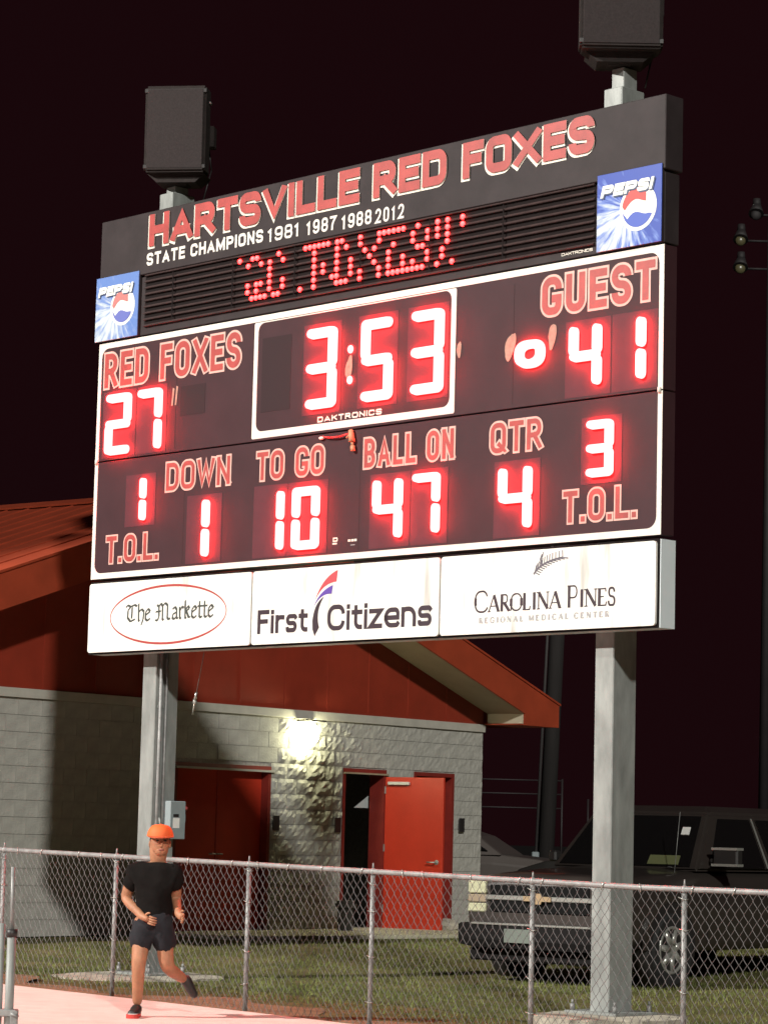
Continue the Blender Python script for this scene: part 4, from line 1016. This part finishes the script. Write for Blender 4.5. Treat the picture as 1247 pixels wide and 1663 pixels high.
for sgn in (-1, 1):
    A, Bq, C, D = ((b0, sgn*hw0, zb_), (b1, sgn*hw0, zb_), (t1, sgn*hw1, zt_), (t0, sgn*hw1, zt_))
    wn = panel(A, Bq, C, D, 0, 0, 0, 0, (0, sgn*.012, .004), m_glass, 'side_window', tr, [(.10, .05), (.55, .05), (.44, .90), (.10, .90)])
    panel(A, Bq, C, D, 0, 0, 0, 0, (0, sgn*.014, .004), m_glass, 'side_window', tr, [(.62, .05), (.92, .05), (.92, .90), (.51, .90)])
    panel(A, Bq, C, D, 0, 0, 0, 0, (0, sgn*.020, .005), m_chrome, 'window_trim', tr, [(.565, .05), (.575, .05), (.465, .92), (.455, .92)])
# nose
bx('grille', pm('grille_black', (.006, .006, .006), .8, spec=.1), tr, .035, .075, -.62, .62, .72, 1.00, bev=.01)
bx('grille_bar', m_chrome, tr, .015, .050, -.66, .66, .845, .895, bev=.008)
bm = bmesh.new(); prism(bm, [(-.17, .845), (-.17, .895), (-.06, .895), (-.045, .925), (.045, .925), (.06, .895), (.17, .895), (.17, .845), (.06, .845), (.045, .815), (-.045, .815), (-.06, .845)], .015, axis='x', off=-.003); obj('emblem', bm, pm('gold_emblem', (.42, .30, .18), .35, .3), tr)
for sgn in (-1, 1):
    a, b = sorted((sgn*.66, sgn*.90))
    h_ = bx('headlight', m_hl, tr, .030, .09, a, b, .905, 1.035, bev=.012)
    bx('turn_signal', pm('signal_lens', (.35, .28, .20), .2), tr, .034, .09, a, b, .815, .895, bev=.01)
    bx('headlight', m_hl, tr, .032, .09, a, b, .715, .805, bev=.012)
bm = bmesh.new(); loft(bm, [[(-.10, y, .36), (-.13, y, .44), (-.12, y, .585), (-.02, y, .60), (.10, y, .60), (.10, y, .36)] if abs(y) < .8 else [(.02, y, .38), (.0, y, .45), (.0, y, .58), (.05, y, .60), (.25, y, .60), (.25, y, .38)] for y in (-.99, -.72, 0, .72, .99)])
obj('bumper', bm, pm('bumper_black', (.008, .007, .007), .8, spec=.15), tr)
bx('bumper_strip', m_chrome, tr, -.128, -.08, -.74, .74, .592, .615, bev=.006)
bx('licence_plate', pm('plate_grey', (.13, .15, .13), .5), tr, -.150, -.134, -.02, .30, .42, .56, bev=.003)
bx('air_dam', MATS['bumper_black'], tr, .02, .30, -.86, .86, .22, .36, bev=.02)
for sgn in (-1, 1):
    for x in (1.0, 4.45):
        bm = bmesh.new(); tube(bm, (x, sgn*.80, .42), (x, sgn*.996, .42), .46, n=28); obj('wheel_arch', bm, m_plastic, tr)
        bm = bmesh.new(); pa = [math.radians(a_) for a_ in range(-8, 189, 12)]; ao = [(x+.52*math.cos(a_), .42+.52*math.sin(a_)) for a_ in pa]; ai = [(x+.455*math.cos(a_), .42+.455*math.sin(a_)) for a_ in reversed(pa)]; prism(bm, ao+ai, .03*sgn, off=sgn*.975); obj('wheel_arch', bm, m_truck, tr)
        vehicle_wheel(tr, x, sgn*.905)
    m_ = thing_m = bmesh.new(); box(thing_m, 1.78, 1.90, *sorted((sgn*1.00, sgn*(1.30 if sgn < 0 else 1.10))), 1.24, 1.44 if sgn < 0 else 1.36, bev=.02); mo = obj('side_mirror', thing_m, m_plastic, tr)
    for z in ((1.255, 1.425) if sgn < 0 else ()): bx('mirror_trim', m_chrome, mo, 1.768, 1.90, *sorted((sgn*.99, sgn*1.305)), z-.013, z+.013)
    bx('mirror_arm', m_plastic, mo, 1.82, 1.88, *sorted((sgn*.95, sgn*1.03)), 1.28, 1.32)
    bx('door_seam', m_plastic, tr, 3.02, 3.028, *sorted((sgn*.979, sgn*.983)), .45, 1.06); bx('door_seam', m_plastic, tr, 1.72, 1.728, *sorted((sgn*.979, sgn*.983)), .45, 1.06)
    bx('door_handle', m_plastic, tr, 2.78, 2.94, *sorted((sgn*.983, sgn*1.005)), .93, .97, bev=.004)
    bm = bmesh.new(); tube(bm, (.55, sgn*.6, 1.15), (.55, sgn*.6, 1.16), .005, n=4)
    bm.free()
bm = bmesh.new(); tube(bm, (1.60, -.62, 1.215), (1.74, .02, 1.30), .009, n=5); tube(bm, (1.60, .10, 1.215), (1.74, .70, 1.30), .009, n=5); obj('wiper', bm, m_plastic, tr)
bm = bmesh.new(); tube(bm, (1.35, -.80, 1.16), (1.45, -.80, 1.80), .004, n=5); obj('antenna', bm, m_steel2, tr)

# ================================================================ CARS BEHIND
m_car = pm('car_paint', (.10, .085, .078), .35, var=.05, scale=2, coat=.3); m_car2 = pm('car_paint_dark', (.028, .026, .024), .4, coat=.3)
def sedan(loc, rz, label, mat):
    c = thing('parked_car', label, 'car', loc, rz, 'cars parked behind the building')
    bm = bmesh.new()
    def cs(x, hw, zb, zs, zt): return [(x, -hw+.04, zb), (x, -hw, zb+.12), (x, -hw, zs), (x, -hw+.10, zt), (x, hw-.10, zt), (x, hw, zs), (x, hw, zb+.12), (x, hw-.04, zb)]
    loft(bm, [cs(-2.25, .74, .35, .70, .86), cs(-2.1, .84, .28, .76, .98), cs(-1.4, .89, .25, .82, 1.03), cs(-.5, .9, .24, .84, 1.02), cs(.9, .9, .24, .84, 1.0), cs(1.7, .86, .26, .78, .92), cs(2.15, .78, .3, .66, .78), cs(2.28, .68, .36, .58, .70)])
    bmesh.ops.bevel(bm, geom=list(bm.edges), offset=.02, segments=1, affect='EDGES'); obj('body', bm, mat, c)
    bm = bmesh.new(); st = [(-1.55, 1.02, .02), (-1.2, 1.20, .10), (-.8, 1.36, .17), (-.3, 1.43, .22), (.2, 1.42, .22), (.6, 1.30, .17), (1.05, 1.00, .03)]
    secs = [[(x, -.86, .98), (x, -.86+inn*1.1, z-.015), (x, -.86+inn*1.1+.08, z), (x, .86-inn*1.1-.08, z), (x, .86-inn*1.1, z-.015), (x, .86, .98)] for x, z, inn in st]
    loft(bm, secs); obj('cabin', bm, mat, c)
    for sgn in (-1, 1):
        bm = bmesh.new(); pts = [(-1.15, 1.05), (-.85, 1.26), (-.3, 1.355), (.15, 1.345), (.5, 1.24), (.82, 1.05)]
        vs = [bm.verts.new((x, sgn*(.885-(z-.98)*.50), z)) for x, z in pts]; bm.faces.new(vs); r = bmesh.ops.extrude_face_region(bm, geom=list(bm.faces)); bmesh.ops.translate(bm, vec=(0, -sgn*.03, 0), verts=[v for v in r['geom'] if isinstance(v, bmesh.types.BMVert)]); obj('side_window', bm, m_glass, c)
        for x in (-1.4, 1.35): vehicle_wheel(c, x, sgn*.80, .31, .2)
    bx('headlight', m_hl, c, 2.2, 2.285, .45, .66, .56, .66, bev=.01); bx('headlight', m_hl, c, 2.2, 2.285, -.66, -.45, .56, .66, bev=.01)
    return c
sedan((1.35, 47.5, .2), -.28, 'grey rounded car half hidden by the right corner of the building', m_car)
sedan((4.6, 44.5, .2), PI-.3, 'very dark car between the utility pole and the right scoreboard post', m_car2)

# ================================================================ BACKGROUND POLES AND RAILS
up_ = thing('utility_pole', 'tall leaning wooden utility pole behind the building eave', 'utility pole', (3.70, 60, .2))
bm = bmesh.new(); tube(bm, (0, 0, 0), (.42, 0, 12), .19, .14, n=14); obj('pole', bm, m_wood, up_)
bm = bmesh.new(); tube(bm, (-.20, -.05, .5), (.17, -.05, 11), .035, n=6); obj('conduit', bm, pm('pole_pipe', (.055, .050, .049), .6), up_)
bm = bmesh.new(); box(bm, -.28, -.12, -.2, -.05, .80, .98, bev=.02); obj('meter', bm, m_box, up_)
hr = thing('handrail', 'distant thin metal railing with three rails right of the building', 'railing', (0, 0, 0))
m_rail = pm('dim_rail', (.018, .012, .013), .6)
for z in (2.95, 2.60, 2.24):
    bm = bmesh.new(); tube(bm, (1.5, 70, z), (4.75, 70, z), .022, n=6); obj('rail', bm, m_rail, hr)
for x in (1.5, 4.75):
    bm = bmesh.new(); tube(bm, (x, 70, .2), (x, 70, 3.0), .03, n=6); obj('post', bm, m_rail, hr)
bm = bmesh.new(); tube(bm, (5.42, 70, .2), (5.42, 70, 2.5), .03, n=6); obj('post', bm, m_rail, hr)
fp = thing('floodlight_pole', 'unlit floodlight pole with lamp heads at the far right edge', 'light pole', (10.62, 75, .2))
m_pole = pm('dim_pole', (.022, .018, .019), .7, var=.2, scale=3)
bm = bmesh.new(); tube(bm, (0, 0, 0), (.12, 0, 22), .15, .10, n=12); obj('pole', bm, m_pole, fp)
for z, ln in ((18.9, .42), (18.15, .85), (17.35, .85)):
    bm = bmesh.new(); tube(bm, (.1, 0, z), (-ln+.15, 0, z), .035, n=6); obj('crossarm', bm, m_pole, fp)
    bm = bmesh.new(); tube(bm, (-ln+.12, .12, z+.28), (-ln+.08, -.05, z+.02), .13, .22, n=12); tube(bm, (-ln+.12, .12, z+.5), (-ln+.12, .12, z+.26), .10, .13, n=10); h_ = obj('lamp_head', bm, m_pole, fp)
    bm = bmesh.new(); ellips(bm, (-ln+.07, -.09, z-.02), (.15, .08, .15), 12, 8); obj('lens', bm, pm('unlit_lens', (.10, .09, .045), .3) if ln > .5 else m_pole, h_)

# ================================================================ STEEL STAND (left foreground)
st = thing('steel_stand', 'galvanised telescopic steel stand cut off by the lower left corner', 'stand', (-2.40, 18.0, -.08))
for x, y, z1, r in ((-.045, .05, .93, .024), (.030, 0, .86, .030)):
    bm = bmesh.new(); tube(bm, (x, y, 0), (x, y, z1), r, n=14); obj('tube', bm, m_steel, st)
bm = bmesh.new(); tube(bm, (.030, 0, .86), (.020, 0, 1.30), .013, n=10); obj('tube', bm, m_steel2, st)
bm = bmesh.new(); tube(bm, (.030, 0, .845), (.030, 0, .895), .037, n=14); obj('collar', bm, m_plastic, st)
bm = bmesh.new(); box(bm, -.09, .085, -.045, .075, .33, .375, bev=.006); tube(bm, (.05, -.05, .35), (.10, -.05, .33), .012, n=8); box(bm, .045, .095, -.05, -.02, .24, .37, bev=.005); obj('clamp', bm, m_steel2, st)
bm = bmesh.new(); pts = [(-.10, -.06, .26), (-.05, -.07, .20), (-.06, -.07, .14), (-.11, -.06, .12)]
for a, b in zip(pts, pts[1:]): tube(bm, a, b, .014, n=6)
obj('strap', bm, m_plastic, st)
bm = bmesh.new(); box(bm, -.35, .25, -.03, .03, .0, .04, bev=.005); box(bm, -.03, .03, -.4, .4, .041, .08, bev=.005); obj('foot', bm, m_steel, st)

# ================================================================ RUNNER
pr = thing('person', 'runner in orange cap, black t-shirt and dark grey shorts in front of the fence', 'person', (-1.90, 22.0, gz(0, 22)+.026))
def skin(name, verts, edges, radii, mat, parent, root=0, sub=3 if False else 2, wr=0):
    me = bpy.data.meshes.new(name); me.from_pydata(verts, edges, []); o = bpy.data.objects.new(name, me); COL.objects.link(o)
    sk = o.modifiers.new('s', 'SKIN'); sk.use_smooth_shade = True
    for i, r in enumerate(radii):
        v = me.skin_vertices[0].data[i]; v.radius = r if isinstance(r, tuple) else (r, r); v.use_root = (i == root)
    ss = o.modifiers.new('u', 'SUBSURF'); ss.levels = sub; ss.render_levels = sub
    dg = bpy.context.evaluated_depsgraph_get(); m2 = bpy.data.meshes.new_from_object(o.evaluated_get(dg)); bpy.data.objects.remove(o)
    for p in m2.polygons: p.use_smooth = True
    if wr:
        from mathutils import noise
        for v in m2.vertices:
            c = v.co; q = Vector((c.x*9, c.y*9, c.z*16+c.x*12)); v.co = c+v.normal*(noise.noise(q)*wr*2+noise.noise(q*2.3)*wr)
    m2.materials.clear(); m2.materials.append(mat)
    return link(name, m2, None, parent)
J = dict(pel=(.125, 0, .80), bel=(.128, 0, .95), che=(.130, -.01, 1.10), nek=(.145, -.01, 1.225), hed=(.165, -.03, 1.36), top=(.165, -.02, 1.47),
 sL=(-.028, 0, 1.145), eL=(-.105, .06, .93), wL=(.060, -.16, .795), hL=(.115, -.20, .775),
 sR=(.293, 0, 1.145), eR=(.300, .10, .935), wR=(.340, -.10, .82), hR=(.375, -.15, .80),
 pL=(.055, 0, .77), kL=(.035, -.10, .42), aL=(.025, .02, .085), pR=(.205, 0, .77), kR=(.255, -.03, .40), aR=(.375, .32, .285))
order = list(J); idx = {k: i for i, k in enumerate(order)}
E_ = [('pel','bel'),('bel','che'),('che','nek'),('nek','hed'),('hed','top'),('che','sL'),('sL','eL'),('eL','wL'),('wL','hL'),('che','sR'),('sR','eR'),('eR','wR'),('wR','hR'),('pel','pL'),('pL','kL'),('kL','aL'),('pel','pR'),('pR','kR'),('kR','aR')]
RR0 = dict(pel=(.11, .085), bel=(.115, .085), che=(.145, .095), nek=.052, hed=(.075, .085), top=(.06, .07), sL=.058, eL=.041, wL=.028, hL=(.032, .018), sR=.058, eR=.041, wR=.028, hR=(.032, .018), pL=.088, kL=.055, aL=.036, pR=.088, kR=.055, aR=.036)
RR = {k: (tuple(q*1.10 for q in v) if isinstance(v, tuple) else v*1.12) for k, v in RR0.items()}
body = skin('body', [J[k] for k in order], [(idx[a], idx[b]) for a, b in E_], [RR[k] for k in order], m_skin, pr)
# face and head detail
def rotm(d): return d
hc = Vector((.168, -.035, 1.385))
bm = bmesh.new(); ellips(bm, hc, (.078, .094, .112), 20, 14); ellips(bm, hc+Vector((.008, -.028, -.055)), (.055, .060, .055), 14, 10)
ellips(bm, hc+Vector((.022, -.100, -.010)), (.013, .020, .024), 8, 6)
ellips(bm, hc+Vector((-.079, .0, -.01)), (.012, .022, .032), 8, 6); ellips(bm, hc+Vector((.079, .01, -.01)), (.010, .022, .032), 8, 6); obj('head', bm, m_skin, pr)
bm = bmesh.new()
for dx in (-.012, .048): ellips(bm, hc+Vector((dx, -.088, .018)), (.014, .008, .007), 8, 6)
for dx in (-.012, .048): ellips(bm, hc+Vector((dx, -.088, .036)), (.020, .008, .005), 8, 6)
obj('eyes', bm, m_hair, pr)
bm = bmesh.new(); ellips(bm, hc+Vector((.018, -.088, -.055)), (.024, .008, .007), 8, 6); obj('mouth', bm, pm('lips', (.22, .06, .05), .5), pr)
bm = bmesh.new(); ellips(bm, hc+Vector((-.004, .020, .020)), (.083, .088, .085), 16, 12); obj('hair', bm, m_hair, pr)
# cap: crown, brim
bm = bmesh.new(); ellips(bm, hc+Vector((0, -.002, .050)), (.108, .112, .112), 20, 14)
bmesh.ops.delete(bm, geom=[v for v in bm.verts if v.co.z < hc.z+.036], context='VERTS'); [setattr(v.co, 'z', min(v.co.z, hc.z+.135+.012*(1-((v.co.x-hc.x)/.1)**2))) for v in bm.verts]; ellips(bm, hc+Vector((0, 0, .148)), (.010, .010, .006), 8, 5)
cp = obj('cap', bm, m_cap, pr)
bm = bmesh.new(); pts = []
for i in range(13):
    a = math.radians(-172+164*i/12); pts.append((hc.x+.010+.104*math.cos(a), hc.y-.03+.165*math.sin(a)))
A = [bm.verts.new((p[0], p[1], hc.z+.048-.012*abs(math.sin(math.radians(-172+164*i/12))))) for i, p in enumerate(pts)]
bm.faces.new(A); r = bmesh.ops.extrude_face_region(bm, geom=list(bm.faces)); bmesh.ops.translate(bm, vec=(0, 0, .008), verts=[v for v in r['geom'] if isinstance(v, bmesh.types.BMVert)])
obj('brim', bm, pm('cap_brim', (.42, .07, .02), .7), cp)
# fingers
def hand(w_, h_, side):
    w_ = Vector(w_); h_ = Vector(h_); d = (h_-w_).normalized(); u = d.cross(Vector((0, 0, 1))).normalized(); v = u.cross(d)
    for k, (ln, sp) in enumerate(((.052, -.027), (.060, -.009), (.056, .009), (.044, .027))):
        b = h_+u*0+v*sp; p = [b-d*.01, b+d*ln*.5-u*side*.004, b+d*ln*.8-u*side*.018, b+d*ln*.9-u*side*.036]
        skin('finger', [tuple(q) for q in p], [(0,1),(1,2),(2,3)], [.0095, .009, .008, .0065], m_skin, pr, sub=1)
    b = w_+d*.022+v*.024; p = [b, b+v*.024+d*.020, b+v*.030+d*.044]
    skin('thumb', [tuple(q) for q in p], [(0,1),(1,2)], [.012, .010, .008], m_skin, pr, sub=1)
hand(J['wL'], J['hL'], 1); hand(J['wR'], J['hR'], -1)
# t-shirt
tsv = [(.125, 0, .700), (.125, 0, .86), (.128, 0, .97), (.130, -.008, 1.09), (.143, -.01, 1.185), (-.028, 0, 1.150), (-.088, .035, .995), (.293, 0, 1.150), (.303, .055, .995)]
skin('t_shirt', tsv, [(0,1),(1,2),(2,3),(3,4),(3,5),(5,6),(3,7),(7,8)], [(.185, .145), (.172, .138), (.160, .128), (.178, .130), (.086, .080), .094, .088, .094, .088], m_shirt, pr, wr=.011)
# shorts
shv = [(.125, 0, .90), (.128, 0, .74), (.055, -.005, .70), (.035, -.075, .50), (.205, 0, .70), (.255, -.015, .48)]
skin('shorts', shv, [(0,1),(1,2),(2,3),(1,4),(4,5)], [(.165, .125), (.165, .13), .120, .114, .120, .116], m_short, pr, wr=.010)
# socks/shoes
def shoe(an, toe, parent):
    an = Vector(an); toe = Vector(toe); d = (toe-an).normalized(); heel = an-d*.045
    s = skin('shoe', [tuple(heel), tuple(an+Vector((0, 0, .0))), tuple(an+d*.09-Vector((0, 0, .012))), tuple(toe)], [(0,1),(1,2),(2,3)], [(.044, .044), (.050, .050), (.048, .040), (.040, .030)], m_plastic, parent)
    return s
shoe((.022, .0, .058), (.00, -.19, .034), pr)
bm = bmesh.new(); prism(bm, rrect(-.030, .046, -.20, -.02, .03), .004, axis='z', off=.031); obj('sole_trim', bm, m_label, pr)
bm = bmesh.new(); prism(bm, rrect(-.042, .058, -.235, .080, .042), .030, axis='z', off=.0); obj('sole', bm, m_sole, pr)
shoe((.39, .34, .275), (.475, .39, .135), pr)
